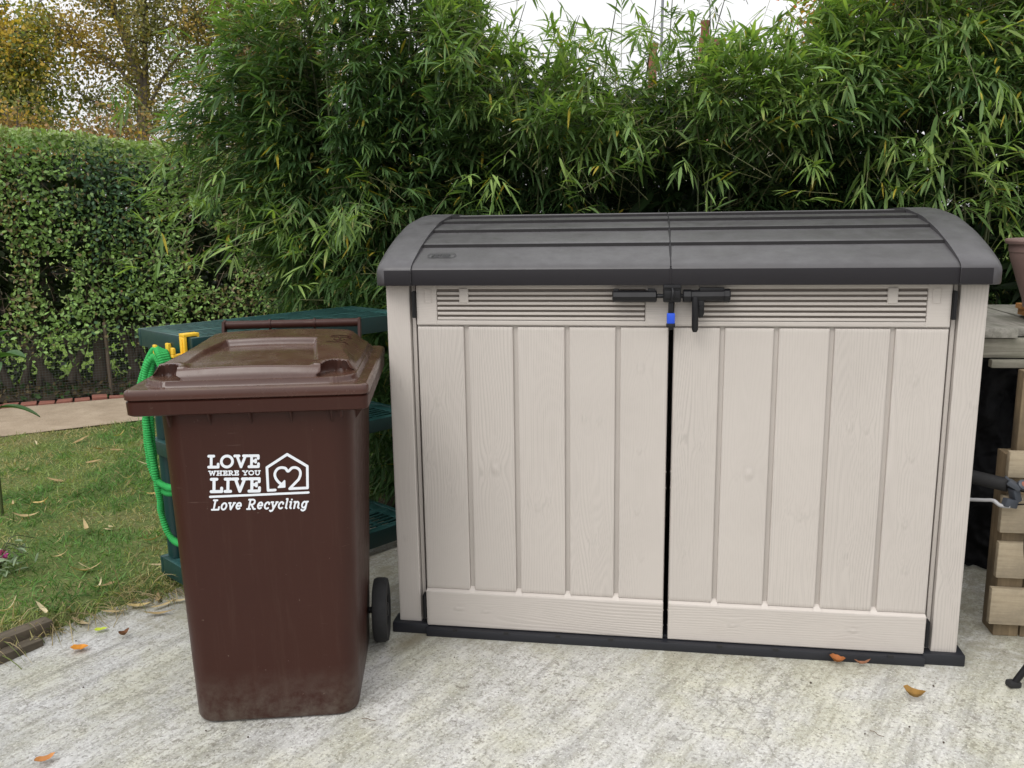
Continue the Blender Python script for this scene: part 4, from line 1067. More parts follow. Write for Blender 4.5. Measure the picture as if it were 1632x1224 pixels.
for (s0_, lean, r) in ((-.9, -.1, .03), (-.62, .06, .045), (-.30, -.08, .05), (-.22, .12, .028), (.02, -.16, .034), (.05, .20, .030), (.34, -.30, .040), (.37, .26, .034), (.62, .04, .055), (.70, -.03, .028), (.92, -.12, .040), (1.22, .10, .04), (1.5, -.1, .035), (1.9, .08, .04), (2.4, -.05, .04), (-.75, .2, .022), (-.12, -.25, .024), (.18, .1, .026), (.50, -.12, .022), (.80, .22, .026), (1.05, -.2, .024), (-.45, .15, .03), (1.35, .2, .03)):
    p = [hw(np.array(s0_), np.array(.34), np.array(-.02)), hw(np.array(s0_ + lean * .35), np.array(.36), np.array(.22)), hw(np.array(s0_ + lean), np.array(.40), np.array(.62)), hw(np.array(s0_ + lean * 1.3), np.array(.42), np.array(1.1)), hw(np.array(s0_ + lean * 1.1), np.array(.42), np.array(1.7))]
    stem(p, r, r * .45)
# leaf litter bank under the hedge
bank = []; Fb = []
for i in range(30):
    s_b = -1.8 + 5.2 * i / 29
    for j, (dd_, zz_) in enumerate(((.05, .04), (.18, .07), (.4, .08), (.75, .05))): bank.append(hw(np.array(s_b), np.array(dd_), np.array(zz_ + .03 * random.random())))
for i in range(29):
    for j in range(3): Fb.append((i * 4 + j, i * 4 + 4 + j, i * 4 + 5 + j, i * 4 + 1 + j))
o = np_mesh('hedge_bank', bank, Fb, M['soil'], smooth=180); tag(o, kind='structure')
n = 4200
s = rng.uniform(-1.8, 3.4, n); d = rng.uniform(-.02, .7, n)
C = np.array([.13, .10, .05]) * (.4 + .9 * rng.random((n, 1))); g_ = rng.random(n) < .35; C[g_] = np.array([.05, .10, .03]) * (.6 + .8 * rng.random((g_.sum(), 1)))
o = leaves('leaf_litter', hw(s, d, .05 + .02 * np.clip(d / .15, 0, 1) + .05 * rng.random(n)), unit(n), unit(n) + np.array([0, 0, 1.]), rng.uniform(.03, .06, n), .025, C, M['dead_leaf'], None, T_OVAL); tag(o, kind='stuff')
# netting
nf = thing('wire_netting_fence', 'low wire netting fence with a wooden stake in front of the hedge', 'fence')
mb = MB(); sa, sb = -1.6, 2.4; cw = .021
for i in range(int((sb - sa) / cw)):
    s_b = sa + i * cw
    mb.tube([hw(np.array(s_b), np.array(.0), np.array(.05)), hw(np.array(s_b + .006), np.array(-.01), np.array(.30)), hw(np.array(s_b + .004), np.array(.0), np.array(.56))], .00085, 3, False)
for j in range(27):
    z_ = .05 + j * .0195
    mb.tube([hw(np.array(sa + (sb - sa) * k / 16), np.array(.0 + .012 * sin(k * 1.3)), np.array(z_ + .006 * sin(k * .9))) for k in range(17)], .00105, 3, False)
mb.build('netting', M['wire'], nf, None)
for s_b in (-1.2, .70, 2.0):
    a = hw(np.array(s_b), np.array(.035), np.array(0.)); MB().box(-.010, .010, -.009, .009, -.05, .60, .003, Matrix.Translation(Vector(a))).build('stake', M['twig'], nf)
# brick edging along the back of the path
k = 0
for i in range(len(PF) - 1):
    a, b = PF[i], PF[i + 1]; l = np.linalg.norm(b - a); an = atan2(*(b - a)[::-1]); n = int(l / .112)
    if i == 0: continue
    for j in range(n):
        p = a + (b - a) * (j + .5) / n; nn_ = np.array([-sin(an), cos(an)])
        mb = MB(); mb.box(-.051, .051, -.05, .05, -.045, .012, .006)
        o = mb.build('edging_brick', M['brick'], None)
        p = p + nn_ * .07
        o.location = (p[0], p[1], .066 + random.uniform(-.006, .008)); o.rotation_euler = (random.uniform(-.05, .05), random.uniform(-.05, .05), an + random.uniform(-.06, .06))
        tag(o, 'red edging brick set along the far side of the sandy path', 'brick', 'red bricks edging the path')

# ------------------------------------------------------------------ bamboo
CUL = [0]
def bamboo(label, clusters, culms, seed, per=(5, 9), L=(.052, .118), colshift=1.0, group='bamboo clumps behind the shed and shelving', back=None):
    """clusters: (O (n,3), outward dir (n,3), light 0..1)"""
    t = thing('bamboo_clump', label, 'bamboo', (float(culms[0][0][0][0]), float(culms[0][0][0][1]), 0), 0, None)
    base = np.array(t.location)
    for pts, r in culms:
        P = spline(np.array(pts) - base, 8); MB().tube(P, np.linspace(r, r * .4, len(P)) * (1 + .15 * (np.arange(len(P)) % 4 == 0)), 7).build('culm', M['culm'], t, 80)
    O, Dd, lt = clusters
    m = len(O); cntl = rng.integers(per[0], per[1] + 1, m); idx = np.repeat(np.arange(m), cntl); n = len(idx)
    pos_in = np.concatenate([np.arange(c) / max(c - 1, 1) for c in cntl])
    D0 = Dd / np.linalg.norm(Dd, axis=1)[:, None]
    # each cluster is a short twig; leaves leave it alternately in a rough plane
    side = np.cross(D0, np.array([0, 0, 1.]) + .35 * unit(m)); side /= np.linalg.norm(side, axis=1)[:, None] + 1e-9
    alt = np.where((np.concatenate([np.arange(c) for c in cntl]) % 2) == 0, 1., -1.)
    tw = rng.uniform(.05, .11, m)
    org = O[idx] + D0[idx] * (pos_in[:, None] - 1) * tw[idx][:, None]
    spread = rng.uniform(.25, .95, n) * (1.1 - .75 * pos_in)
    D = D0[idx] + side[idx] * (alt * spread * 1.25)[:, None] + .30 * unit(n); D[:, 2] -= rng.uniform(-.28, .34, n)
    Nn = np.array([0, 0, 1.])[None] + .55 * unit(n) - .3 * D0[idx]
    Ln = rng.uniform(*L, n) * .95 * rng.choice([.75, 1., 1., 1.15], n); Wn = Ln * rng.uniform(.10, .155, n)
    l_ = lt[idx][:, None]
    young = (rng.random((n, 1)) < .10 + .3 * l_)
    C = np.array([.054, .112, .042]) * (1 - l_) + np.array([.145, .235, .070]) * l_  # leaf colour carries the light: darker low and deep, brighter near the top
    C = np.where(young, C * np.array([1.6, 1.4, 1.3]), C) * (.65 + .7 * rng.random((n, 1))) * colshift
    yl = rng.random(n) < .016; C[yl] = np.array([.42, .34, .05]) * (.7 + .5 * rng.random((yl.sum(), 1)))
    tip = rng.random(n) < .05
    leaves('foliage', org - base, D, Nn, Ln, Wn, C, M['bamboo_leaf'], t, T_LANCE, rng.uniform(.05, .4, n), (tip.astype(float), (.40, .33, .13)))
    # twigs
    sel = rng.random(m) < .55; V = []; F = []
    a = O[sel] - D0[sel] * (tw[sel] + rng.uniform(.06, .22, sel.sum()))[:, None] - np.array([0, 0, .03]); b = O[sel] - D0[sel] * tw[sel][:, None] * .5; c = O[sel]
    e1 = np.cross(c - a, unit(sel.sum())); e1 /= np.linalg.norm(e1, axis=1)[:, None] + 1e-9; e2 = np.cross(D0[sel], e1)
    r_ = .0011; k = sel.sum(); R_ = []
    for P, w in ((a, 1.4), (b, 1.), (c, .5)):
        for an in (0, 2.094, 4.189): R_.append(P + (e1 * cos(an) + e2 * sin(an)) * r_ * w)
    V = np.stack(R_, 1).reshape(-1, 3) - base; bb = (np.arange(k) * 9)[:, None]
    Q = np.concatenate([np.stack([bb[:, 0] + i * 3 + j, bb[:, 0] + i * 3 + (j + 1) % 3, bb[:, 0] + (i + 1) * 3 + (j + 1) % 3, bb[:, 0] + (i + 1) * 3 + j], 1) for i in range(2) for j in range(3)])
    tag(np_mesh('twigs', V, [Q], M['bamboo_twig'], t, smooth=180), kind='stuff')
    if back is not None:
        (xa_, xb_), m_ = back
        x = rng.uniform(xa_, xb_, m_); z = .15 + (np.interp(x, TOPX, TOPZ) - .12 - .15) * rng.random(m_) ** .85; y = rng.uniform(1.62, 2.35, m_)
        tag(leaves('inner_foliage', np.stack([x, y, z], 1) - base, unit(m_) + np.array([0, -.3, -.2]), unit(m_) + np.array([0, -.8, .3]), rng.uniform(.13, .2, m_), rng.uniform(.026, .042, m_), np.array([.022, .045, .014]) * (.5 + rng.random((m_, 1))), M['bamboo_leaf'], t, T_LANCE, .15), kind='stuff')  # dark core: leaves coloured near black for the shade inside the clump
    tag(t, None, None, group)
    return t
M['bamboo_twig'] = plastic('bamboo_twig', (.12, .125, .05), .6, .3, 12, .1)
TOPX = [-1.9, -1.3, -1.0, -.85, -.72, -.18, .38, .52, .68, 1.1, 1.5, 2.4, 3.2]; TOPZ = [2.9, 2.75, 2.5, 2.32, 2.16, 2.06, 2.06, 2.10, 2.28, 2.36, 2.38, 2.4, 2.3]
def row_clusters(xa, xb, n, seed):
    """leaf sprays filling the row behind the shed"""
    r = np.random.default_rng(seed)
    x = r.uniform(xa, xb, n); tz_ = np.interp(x, TOPX, TOPZ) + .16 * (vnoise(np.stack([x * 4, x * 0, x * 0], -1), 21) - .5) + .05 * r.normal(size=n)
    z = r.random(n) ** .9; z = .25 + (tz_ - .25) * z
    bulge = .10 * np.sin((z - .9) * 2.2) + .22 * (vnoise(np.stack([x * 2.4, z * 2.4, x * 0], -1), 22) - .5) + .10 * (vnoise(np.stack([x * 6, z * 6, x * 0], -1), 23) - .5)
    yf = 1.30 + .26 * sst(1.76, 1.44, z) - bulge - .10 * sst(1.45, 1.9, z) * (1 - sst(1.9, 2.3, z))
    dep = np.abs(r.normal(0, .26, n)); y = yf + dep
    y = np.where((z < 1.42), np.maximum(y, 1.16), y)
    hole = vnoise(np.stack([x * 3.1, z * 4.2, y * 0 + 5], -1), 24)
    k = (hole > .30) | (dep > .2); x, y, z, dep, tz_ = [a[k] for a in (x, y, z, dep, tz_)]; n = len(x)
    D = np.stack([r.normal(0, .55, n), -np.abs(r.normal(.75, .4, n)) + dep * .8, r.normal(-.05, .38, n)], 1)
    up_ = sst(.35, .0, tz_ - z); D[:, 2] += .55 * up_; D[:, 1] += .3 * up_
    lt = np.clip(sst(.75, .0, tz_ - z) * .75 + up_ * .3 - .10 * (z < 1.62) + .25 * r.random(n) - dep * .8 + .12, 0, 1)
    return np.stack([x, y, z], 1), D, lt
def culms_row(xa, xb, n, seed, yr=(1.45, 1.9), extra=()):
    r = random.Random(seed); out = []
    for k in range(n):
        x = xa + (xb - xa) * (k + r.random()) / n; y = r.uniform(*yr); h = np.interp(x, TOPX, TOPZ) * r.uniform(.85, 1.0)
        dx, dy = r.uniform(-.18, .18), r.uniform(-.3, .08)
        out.append(([(x, y, 0), (x + dx * .15, y + dy * .1, h * .4), (x + dx * .5, y + dy * .45, h * .75), (x + dx, y + dy, h)], r.uniform(.005, .009)))
    return out + list(extra)
def spray(p0, p1, sag, n, seed, spread=.05):
    """an arching shoot carrying leaf clusters towards its tip"""
    r = np.random.default_rng(seed); p0 = np.array(p0, float); p1 = np.array(p1, float)
    t = np.linspace(0, 1, 5); pts = p0 + (p1 - p0) * t[:, None]; pts[:, 2] += sag * 4 * t * (1 - t)
    tt = r.uniform(.25, 1, n); tt[0] = 1; q = p0 + (p1 - p0) * tt[:, None]; q[:, 2] += sag * 4 * tt * (1 - tt)
    q += r.normal(0, spread, (n, 3)); dirn = (p1 - p0) / np.linalg.norm(p1 - p0)
    D = dirn * .6 + r.normal(0, .6, (n, 3)); D[:, 1] -= .25; D[:, 2] -= .1
    return ([tuple(p) for p in pts], .0035), (q, D, np.clip(r.uniform(.55, 1.1, n), 0, 1))
def join(*cs): return tuple(np.concatenate([c[i] for c in cs]) for i in range(3))
# left clump: big arching mass over the shelving
r = np.random.default_rng(41)
n = 8200
v = r.normal(size=(n, 3)); v /= np.linalg.norm(v, axis=1)[:, None]
rad_ = r.random(n) ** .42
lump = 1 + .30 * (vnoise(v * 2.1 + 5, 31) - .5) + .24 * (vnoise(v * 5 + 9, 32) - .5)
O = np.array([-1.50, 1.72, 1.70]) + v * (rad_ * lump)[:, None] * np.array([.72, .60, 1.08])
O[:, 0] -= .18 * sst(1.1, 1.9, O[:, 2]) * (1 - sst(1.9, 2.6, O[:, 2])) * (v[:, 0] < 0)
k = (O[:, 2] > .14) & ~((O[:, 2] < 1.02) & ((O[:, 0] + 1.847) * su[0] + (O[:, 1] - .259) * su[1] > -.06) & (O[:, 0] < -.95) & (O[:, 1] < 1.2)) & ~((O[:, 2] < 1.45) & (O[:, 0] > -.93) & (O[:, 1] < 1.16))
# keep off the shelving's own volume
kk = (np.stack([O[:, 0] - A[0], O[:, 1] - A[1]], 1) @ np.stack([sv_, su], 1)); k &= ~((kk[:, 0] > -.02) & (kk[:, 0] < LW + .02) & (kk[:, 1] > -.02) & (kk[:, 1] < DW + .02) & (O[:, 2] < 1.03))
k &= (r.random(n) > .55 * sst(1.9, 2.3, O[:, 2])) & (r.random(n) > .35 * sst(-1.9, -2.1, O[:, 0]))
O, v, rad_ = O[k], v[k], rad_[k]; n = len(O)
D = v * np.array([.9, .9, .35]) + r.normal(0, .38, (n, 3)); D[:, 2] -= .12; D[:, 1] -= .28
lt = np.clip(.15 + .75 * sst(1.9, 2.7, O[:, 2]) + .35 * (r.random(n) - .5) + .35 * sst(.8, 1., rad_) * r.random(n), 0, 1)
cl_main = (O, D, lt)
sp = []; scl = []
def W(x, y, z): return (x, y, z)
for i, (p0, p1, sag, m_) in enumerate([((-1.7, 1.7, 1.6), (-2.62, 1.45, 1.86), .10, 16), ((-1.7, 1.7, 1.5), (-2.48, 1.35, 1.62), .12, 16), ((-1.7, 1.6, 1.3), (-2.38, 1.15, 1.37), .12, 14), ((-1.6, 1.6, 1.2), (-2.30, 1.1, 1.17), .12, 12),
        ((-1.7, 1.6, 1.1), (-2.20, 1.0, 1.06), .10, 10), ((-1.75, 1.7, 1.9), (-2.40, 1.55, 2.18), .08, 12), ((-1.7, 1.7, 2.0), (-2.18, 1.5, 2.45), .05, 12), ((-1.6, 1.7, 2.2), (-1.95, 1.4, 2.75), .04, 14), ((-1.5, 1.7, 2.2), (-1.6, 1.4, 2.85), .04, 14),
        ((-1.2, 1.7, 2.2), (-1.15, 1.45, 2.7), .04, 12), ((-1.1, 1.7, 2.1), (-.92, 1.4, 2.52), .05, 12), ((-1.0, 1.6, 2.0), (-.80, 1.35, 2.34), .05, 10), ((-1.75, 1.5, 1.4), (-2.05, .85, 1.30), .12, 12), ((-1.6, 1.4, 1.3), (-1.78, .75, 1.16), .12, 12), ((-1.4, 1.4, 1.3), (-1.45, .85, 1.12), .10, 12),
        ((-1.3, 1.4, 1.5), (-1.28, .95, 1.30), .08, 12), ((-1.2, 1.4, 1.2), (-1.10, .95, 1.05), .06, 10), ((-1.15, 1.3, .8), (-1.0, .80, .72), .05, 8), ((-1.15, 1.3, .5), (-1.0, .95, .42), .05, 8)]):
    cu, c_ = spray(p0, p1, sag, int(m_ * (1.0 if i < 6 else 1.5)), 60 + i); sp.append(cu); scl.append(c_)
n = 1100
O = np.stack([r.uniform(-1.45, -.87, n), r.uniform(1.03, 1.6, n), r.uniform(.05, 1.1, n)], 1)
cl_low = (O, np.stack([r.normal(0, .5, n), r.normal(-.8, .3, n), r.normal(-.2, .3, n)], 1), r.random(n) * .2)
bamboo('large arching bamboo clump leaning over the green shelving unit', join(cl_main, cl_low, *scl), culms_row(-1.75, -1.15, 12, 3, (1.45, 1.9), sp), 1, back=((-1.6, -.95), 900))
# row behind the shed, three clumps
def rowclump(label, xa, xb, n, seed, sprays):
    cs = [row_clusters(xa, xb, n, seed)]; sp = []
    for i, a in enumerate(sprays):
        cu, c_ = spray(*a, seed * 10 + i); sp.append(cu); cs.append(c_)
    bamboo(label, join(*cs), culms_row(xa + .1, xb - .1, 9, seed, extra=sp), seed, back=((xa, xb), int(2600 * (xb - xa))))
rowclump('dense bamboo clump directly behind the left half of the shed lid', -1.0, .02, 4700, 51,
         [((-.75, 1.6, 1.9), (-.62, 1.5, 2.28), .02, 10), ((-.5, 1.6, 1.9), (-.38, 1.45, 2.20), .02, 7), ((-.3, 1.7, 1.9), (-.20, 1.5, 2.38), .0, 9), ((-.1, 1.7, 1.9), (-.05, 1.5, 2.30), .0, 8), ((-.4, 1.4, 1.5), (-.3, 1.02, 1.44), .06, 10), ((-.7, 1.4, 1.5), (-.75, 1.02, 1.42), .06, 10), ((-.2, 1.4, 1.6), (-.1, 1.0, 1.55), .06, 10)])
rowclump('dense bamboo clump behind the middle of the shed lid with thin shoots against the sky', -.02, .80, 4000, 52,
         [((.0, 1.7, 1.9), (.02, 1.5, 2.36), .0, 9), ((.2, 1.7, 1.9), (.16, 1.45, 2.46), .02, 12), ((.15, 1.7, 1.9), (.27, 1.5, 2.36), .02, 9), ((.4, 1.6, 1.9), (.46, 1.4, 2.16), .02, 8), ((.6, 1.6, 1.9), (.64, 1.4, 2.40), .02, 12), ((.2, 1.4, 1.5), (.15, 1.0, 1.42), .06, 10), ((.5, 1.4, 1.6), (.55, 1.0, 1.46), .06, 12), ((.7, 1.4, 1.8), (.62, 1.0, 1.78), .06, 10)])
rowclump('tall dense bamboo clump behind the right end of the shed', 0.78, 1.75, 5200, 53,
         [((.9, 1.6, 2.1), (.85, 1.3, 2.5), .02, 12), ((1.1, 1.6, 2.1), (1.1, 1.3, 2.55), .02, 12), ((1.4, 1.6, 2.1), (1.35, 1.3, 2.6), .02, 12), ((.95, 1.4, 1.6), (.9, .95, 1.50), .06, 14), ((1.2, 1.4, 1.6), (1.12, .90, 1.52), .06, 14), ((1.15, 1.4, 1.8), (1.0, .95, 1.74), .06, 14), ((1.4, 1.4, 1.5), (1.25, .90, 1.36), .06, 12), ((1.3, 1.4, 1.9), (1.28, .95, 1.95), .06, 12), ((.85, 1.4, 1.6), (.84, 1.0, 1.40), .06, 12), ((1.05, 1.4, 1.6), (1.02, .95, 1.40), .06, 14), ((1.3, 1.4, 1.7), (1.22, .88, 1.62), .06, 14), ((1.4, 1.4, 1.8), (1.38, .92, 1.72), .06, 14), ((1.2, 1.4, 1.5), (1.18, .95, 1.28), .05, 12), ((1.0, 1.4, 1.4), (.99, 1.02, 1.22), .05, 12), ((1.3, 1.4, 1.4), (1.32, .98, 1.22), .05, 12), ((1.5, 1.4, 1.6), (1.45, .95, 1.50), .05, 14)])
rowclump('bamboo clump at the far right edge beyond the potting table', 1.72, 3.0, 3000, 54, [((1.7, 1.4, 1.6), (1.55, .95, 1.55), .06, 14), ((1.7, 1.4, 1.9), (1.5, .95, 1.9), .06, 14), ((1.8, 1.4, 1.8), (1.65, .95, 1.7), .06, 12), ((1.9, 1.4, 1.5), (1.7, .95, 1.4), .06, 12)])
# bare grey pole among the bamboo
o = MB().tube([(.006, 6.0, 0), (.012, 6.0, 2.8), (.03, 6.0, 4.4)], .0125, 12).build('pole', M['pole']); tag(o, 'thin bare grey pole rising against the sky above the bamboo', 'pole')

# ------------------------------------------------------------------ trees
def tree(label, base, limbs, crown, nleaf, cols, size, seed, bark='bark', name='tree', twigs=220, spreadz=1., group=None, hang=.15):
    """limbs: list of (points, r0, r1); crown: list of (centre, radii, weight)"""
    r = np.random.default_rng(seed); t = thing(name, label, 'tree' if name == 'tree' else 'shrub', base)
    b = np.array(base); allp = []
    mb = MB()
    for pts, r0, r1 in limbs:
        P = spline(np.array(pts, float) - b, 8); mb.tube(P, np.linspace(r0, r1, len(P)), 9); allp.append(P)
    AP = np.concatenate(allp); AP = AP[AP[:, 2] > AP[:, 2].max() * .22]
    w = np.array([c[2] for c in crown], float); w /= w.sum()
    ends = []
    for k in range(twigs):
        c = crown[r.choice(len(crown), p=w)]
        q = unit(1)[0] * r.random() ** .4; e = np.array(c[0]) - b + q * np.array(c[1])
        dd = np.linalg.norm((AP - e) * np.array([1, 1, 1.3]), axis=1) + np.where(AP[:, 2] > e[2], .6, 0); a = AP[np.argmin(dd)]
        m_ = (a + e) / 2 + np.array([0, 0, .10 * np.linalg.norm(e - a)]) + r.normal(0, .06, 3)
        P = spline([a, m_, e], 5); mb.tube(P, np.linspace(.004 + .010 * np.linalg.norm(e - a), .004, len(P)), 5, False); ends.append(P)
    mb.build('trunk', M[bark], t, 80)
    E = np.concatenate([p[3:] for p in ends]); i = r.integers(0, len(E), nleaf)
    cl_ = r.normal(0, .16, (len(E), 3))
    O = E[i] + cl_[i] * .6 + r.normal(0, .13, (nleaf, 3)) * np.array([1, 1, spreadz])
    D = unit(nleaf); D[:, 2] -= hang * 4 * .5
    cols = np.array(cols); ci = np.clip((vnoise(O * 1.6, seed) * 1.5 - .25) * len(cols) + r.normal(0, .7, nleaf), 0, len(cols) - 1).astype(int)
    C = cols[ci] * (.6 + .75 * r.random((nleaf, 1)))
    L_ = r.uniform(size * .7, size * 1.3, nleaf)
    leaves('crown', O, D, unit(nleaf), L_, L_ * .75, C, M['tree_leaf'], t, T_QUAD)
    tag(t, None, None, group)
    return t
YEL = [(.20, .23, .09), (.27, .26, .08), (.44, .36, .09), (.17, .20, .08), (.52, .36, .08)]
OLV = [(.20, .20, .09), (.25, .22, .09), (.31, .24, .09), (.17, .17, .08), (.38, .26, .08)]
BRN = [(.28, .19, .11), (.24, .18, .10), (.34, .20, .11), (.21, .20, .10)]
ORG = [(.42, .27, .09), (.23, .21, .09), (.50, .33, .10), (.26, .19, .10), (.32, .18, .10)]
tree('dense yellow green autumn tree at the far left above the hedge', (-10.9, 10.6, 0), [([(-10.9, 10.6, 0), (-10.85, 10.6, 2.), (-10.7, 10.6, 4), (-10.6, 10.6, 6)], .15, .04), ([(-10.85, 10.6, 2.4), (-10.2, 10.5, 3.2), (-9.7, 10.4, 4.2)], .06, .02), ([(-10.85, 10.6, 2.2), (-11.6, 10.5, 3.2), (-12, 10.4, 4.2)], .06, .02)],
     [((-10.7, 10.6, 4.2), (1.35, 1.2, 2.1), 1.), ((-9.7, 10.4, 3.3), (.8, .8, 1.2), .5), ((-11.8, 10.6, 3.6), (1., 1., 1.7), .5)], 32000, YEL, .064, 71, twigs=330)
tree('birch with a forked pale brown trunk and thin olive leaves', (-8.2, 11, 0), [([(-8.2, 11, 0), (-8.26, 11, 2.0), (-8.22, 11, 2.9), (-8.18, 11, 3.45), (-8.36, 11, 4.1), (-8.58, 11, 4.9), (-8.66, 11, 6.5)], .115, .04), ([(-8.2, 11, 2.7), (-8.12, 11, 3.3), (-8.05, 11, 4.2), (-7.95, 11, 5.4), (-7.9, 11, 6.5)], .055, .025),
     ([(-8.22, 11, 2.9), (-7.85, 11, 3.5), (-7.4, 11, 4.0), (-7.05, 11, 4.3)], .035, .012), ([(-8.25, 11, 3.3), (-8.6, 11, 3.8), (-9.0, 11, 4.05), (-9.5, 11, 4.2)], .035, .012), ([(-8.24, 11, 2.6), (-8.7, 11, 3.1), (-9.2, 11, 3.3)], .03, .012)],
     [((-8.3, 11, 4.4), (1.0, .8, 1.5), 1.), ((-7.4, 11, 4.5), (.8, .8, 1.2), .55), ((-9.2, 11, 4.3), (.8, .8, 1.3), .7), ((-8.3, 11, 2.9), (.9, .6, .45), .3)], 16000, OLV, .056, 72, 'birch', twigs=260)
tree('sparse brown leaved tree right of the birch behind the bamboo tips', (-6.6, 11.5, 0), [([(-6.6, 11.5, 0), (-6.65, 11.5, 2.4), (-6.75, 11.5, 4), (-6.8, 11.5, 6)], .11, .03), ([(-6.65, 11.5, 2.2), (-7.1, 11.4, 3.2), (-7.4, 11.4, 4.3)], .05, .02), ([(-6.65, 11.5, 2.4), (-6.2, 11.4, 3.4), (-5.9, 11.4, 4.4)], .05, .02)],
     [((-6.8, 11.5, 4.3), (1.1, .9, 1.4), 1.), ((-6.0, 11.5, 4.0), (1.0, .9, 1.2), .8), ((-5.2, 11.5, 3.8), (.9, .9, 1.0), .5)], 17000, BRN + [(.21, .22, .10)], .054, 73, twigs=260)
for i, (lab, x, y, h, cols, n) in enumerate([('orange and olive shrub behind the left end of the hedge', -9.3, 9.3, 3.25, ORG, 10000), ('reddish brown bush behind the middle of the hedge under the birch', -7.6, 9.0, 3.05, BRN + ORG[:2], 9000), ('dull brown twiggy bush behind the right end of the hedge', -6.2, 9.2, 3.0, BRN + ORG[:1], 9000), ('dark olive bush behind the hedge close to the bamboo', -4.9, 9.3, 3.0, OLV, 8000)]):
    tree(lab, (x, y, 0), [([(x, y, 0), (x + .05, y, 1.), (x - .05, y, 2.2)], .05, .015), ([(x, y, .3), (x + .4, y, 1.2), (x + .6, y, 2.0)], .035, .01), ([(x, y, .3), (x - .4, y, 1.1), (x - .6, y, 2.)], .035, .01)],
         [((x, y, h * .62), (.95, .7, h * .38), 1.)], n, cols, .055, 80 + i, 'bark', 'shrub', 170)
tree('maple with orange red leaves behind the bamboo on the right', (3.0, 9.6, 0), [([(3.0, 9.6, 0), (3.0, 9.6, 2.2), (3.05, 9.6, 3.6), (3.1, 9.6, 5.2)], .11, .03), ([(3.0, 9.6, 2.2), (2.5, 9.6, 3.2), (2.1, 9.6, 4.0)], .05, .015), ([(3.0, 9.6, 2.2), (3.6, 9.6, 3.2), (4.1, 9.6, 4.1)], .05, .015)],
     [((3.0, 9.6, 4.2), (1.2, 1.0, 1.2), 1.), ((2.35, 9.6, 3.75), (.7, .7, .7), .5), ((4.1, 9.6, 4.0), (.9, .9, 1.0), .6)], 7500, [(.50, .13, .035), (.20, .18, .045), (.48, .22, .04), (.15, .18, .04), (.40, .10, .04)], .075, 90, twigs=240)

# ------------------------------------------------------------------ far house: only its chimneys clear the bamboo
ho = thing('house', 'distant house with red brick chimneys just showing above the bamboo', 'house', (1., 25.6, 0))
def hb(x0, x1, y0, y1, z0, z1, n, m, par=None, b=.01): return MB().box(x0 - 1, x1 - 1, y0 - 25.6, y1 - 25.6, z0, z1, b).build(n, M[m], par or ho)
hb(-3, 5, 22.6, 28.6, -.2, 3.2, 'wall', 'render')
mb = MB(); mb.add([(-4.3, -3.3, 3.1), (4.3, -3.3, 3.1), (4.3, 0, 4.5), (-4.3, 0, 4.5), (-4.3, 3.3, 3.1), (4.3, 3.3, 3.1)], [(0, 1, 2, 3), (3, 2, 5, 4), (0, 3, 4), (1, 5, 2)]); rf = mb.build('roof', M['rooftile'], ho, None)
ch = hb(1.50, 2.0, 25.35, 25.85, 4.3, 6.28, 'chimney', 'brick', rf); hb(1.42, 2.06, 25.30, 25.90, 6.18, 6.36, 'chimney_cap', 'brick', ch); hb(1.30, 1.62, 25.36, 25.84, 4.3, 6.44, 'chimney_shaft', 'brick', rf)
MB().lathe([(.11, 6.44), (.13, 6.46), (.12, 6.8), (.14, 6.84), (.14, 6.92), (.09, 6.92)], 20, Matrix.Translation((.47, .0, 0))).build('chimney_pot', M['brick'], ch)
c2 = hb(-.20, .06, 25.4, 25.8, 4.3, 6.24, 'chimney', 'brick', rf); hb(-.23, .09, 25.36, 25.84, 6.2, 6.32, 'chimney_cap', 'brick', c2)
for x in (-1.6, 1., 3.2):
    fr_ = hb(x - .5, x + .5, 22.57, 22.62, 1., 2.2, 'window', 'render'); hb(x - .43, x + .43, 22.555, 22.575, 1.07, 2.13, 'pane', 'black', fr_)

# ------------------------------------------------------------------ right hand side: potting table, pot, tray, bicycle, sheeting
tb = thing('potting_table', 'potting table of weathered boards on new pine slats beside the shed', 'table', (1.0, .165, 0))
def tbx(x0, x1, y0, y1, z0, z1, n, m, b=.004, rot=0.):
    cx, cy, cz = (x0 + x1) / 2, (y0 + y1) / 2, (z0 + z1) / 2
    o = MB().box(x0 - cx, x1 - cx, y0 - cy, y1 - cy, z0 - cz, z1 - cz, b).build(n, M[m], tb); o.location = (cx - 1.0, cy - .165, cz); o.rotation_euler = (random.uniform(-.008, .008), random.uniform(-.008, .008), rot); return o
tbx(.905, 1.040, .27, 1.05, .966, .996, 'top_board', 'oldwood', .005, .01)
tbx(1.050, 1.19, .36, 1.05, .962, .990, 'top_board', 'oldwood', .005, -.01)
tbx(1.20, 1.34, .33, 1.05, .964, .992, 'top_board', 'oldwood', .005)
tbx(1.35, 1.60, .34, 1.05, .963, .992, 'top_board', 'oldwood', .005)
tbx(.90, 1.60, .285, .315, .905, .9655, 'rail', 'oldwoodx', .004)
tbx(.975, 1.60, .270, .300, .878, .9030, 'rail', 'oldwoodx', .004, .006)
tbx(.92, 1.60, 1.0, 1.04, .88, .961, 'rail', 'oldwoodx', .004)
tbx(1.048, 1.123, .215, .26, .62, .877, 'post', 'pinez', .004); tbx(1.525, 1.595, .29, .345, .034, .877, 'leg', 'pinez', .004)
for (xl, za, zb_) in ((1.012, .560, .640), (1.004, .385, .500), (1.006, .238, .352), (.998, .084, .202)):
    tbx(xl, 1.205, .165, .188, za, zb_, 'slat', 'pine', .003, random.uniform(-.006, .006))
for x in (1.022, 1.10): tbx(x, x + .074, .192, .285, .0 + .034, .62, 'block', 'pinez', .004)
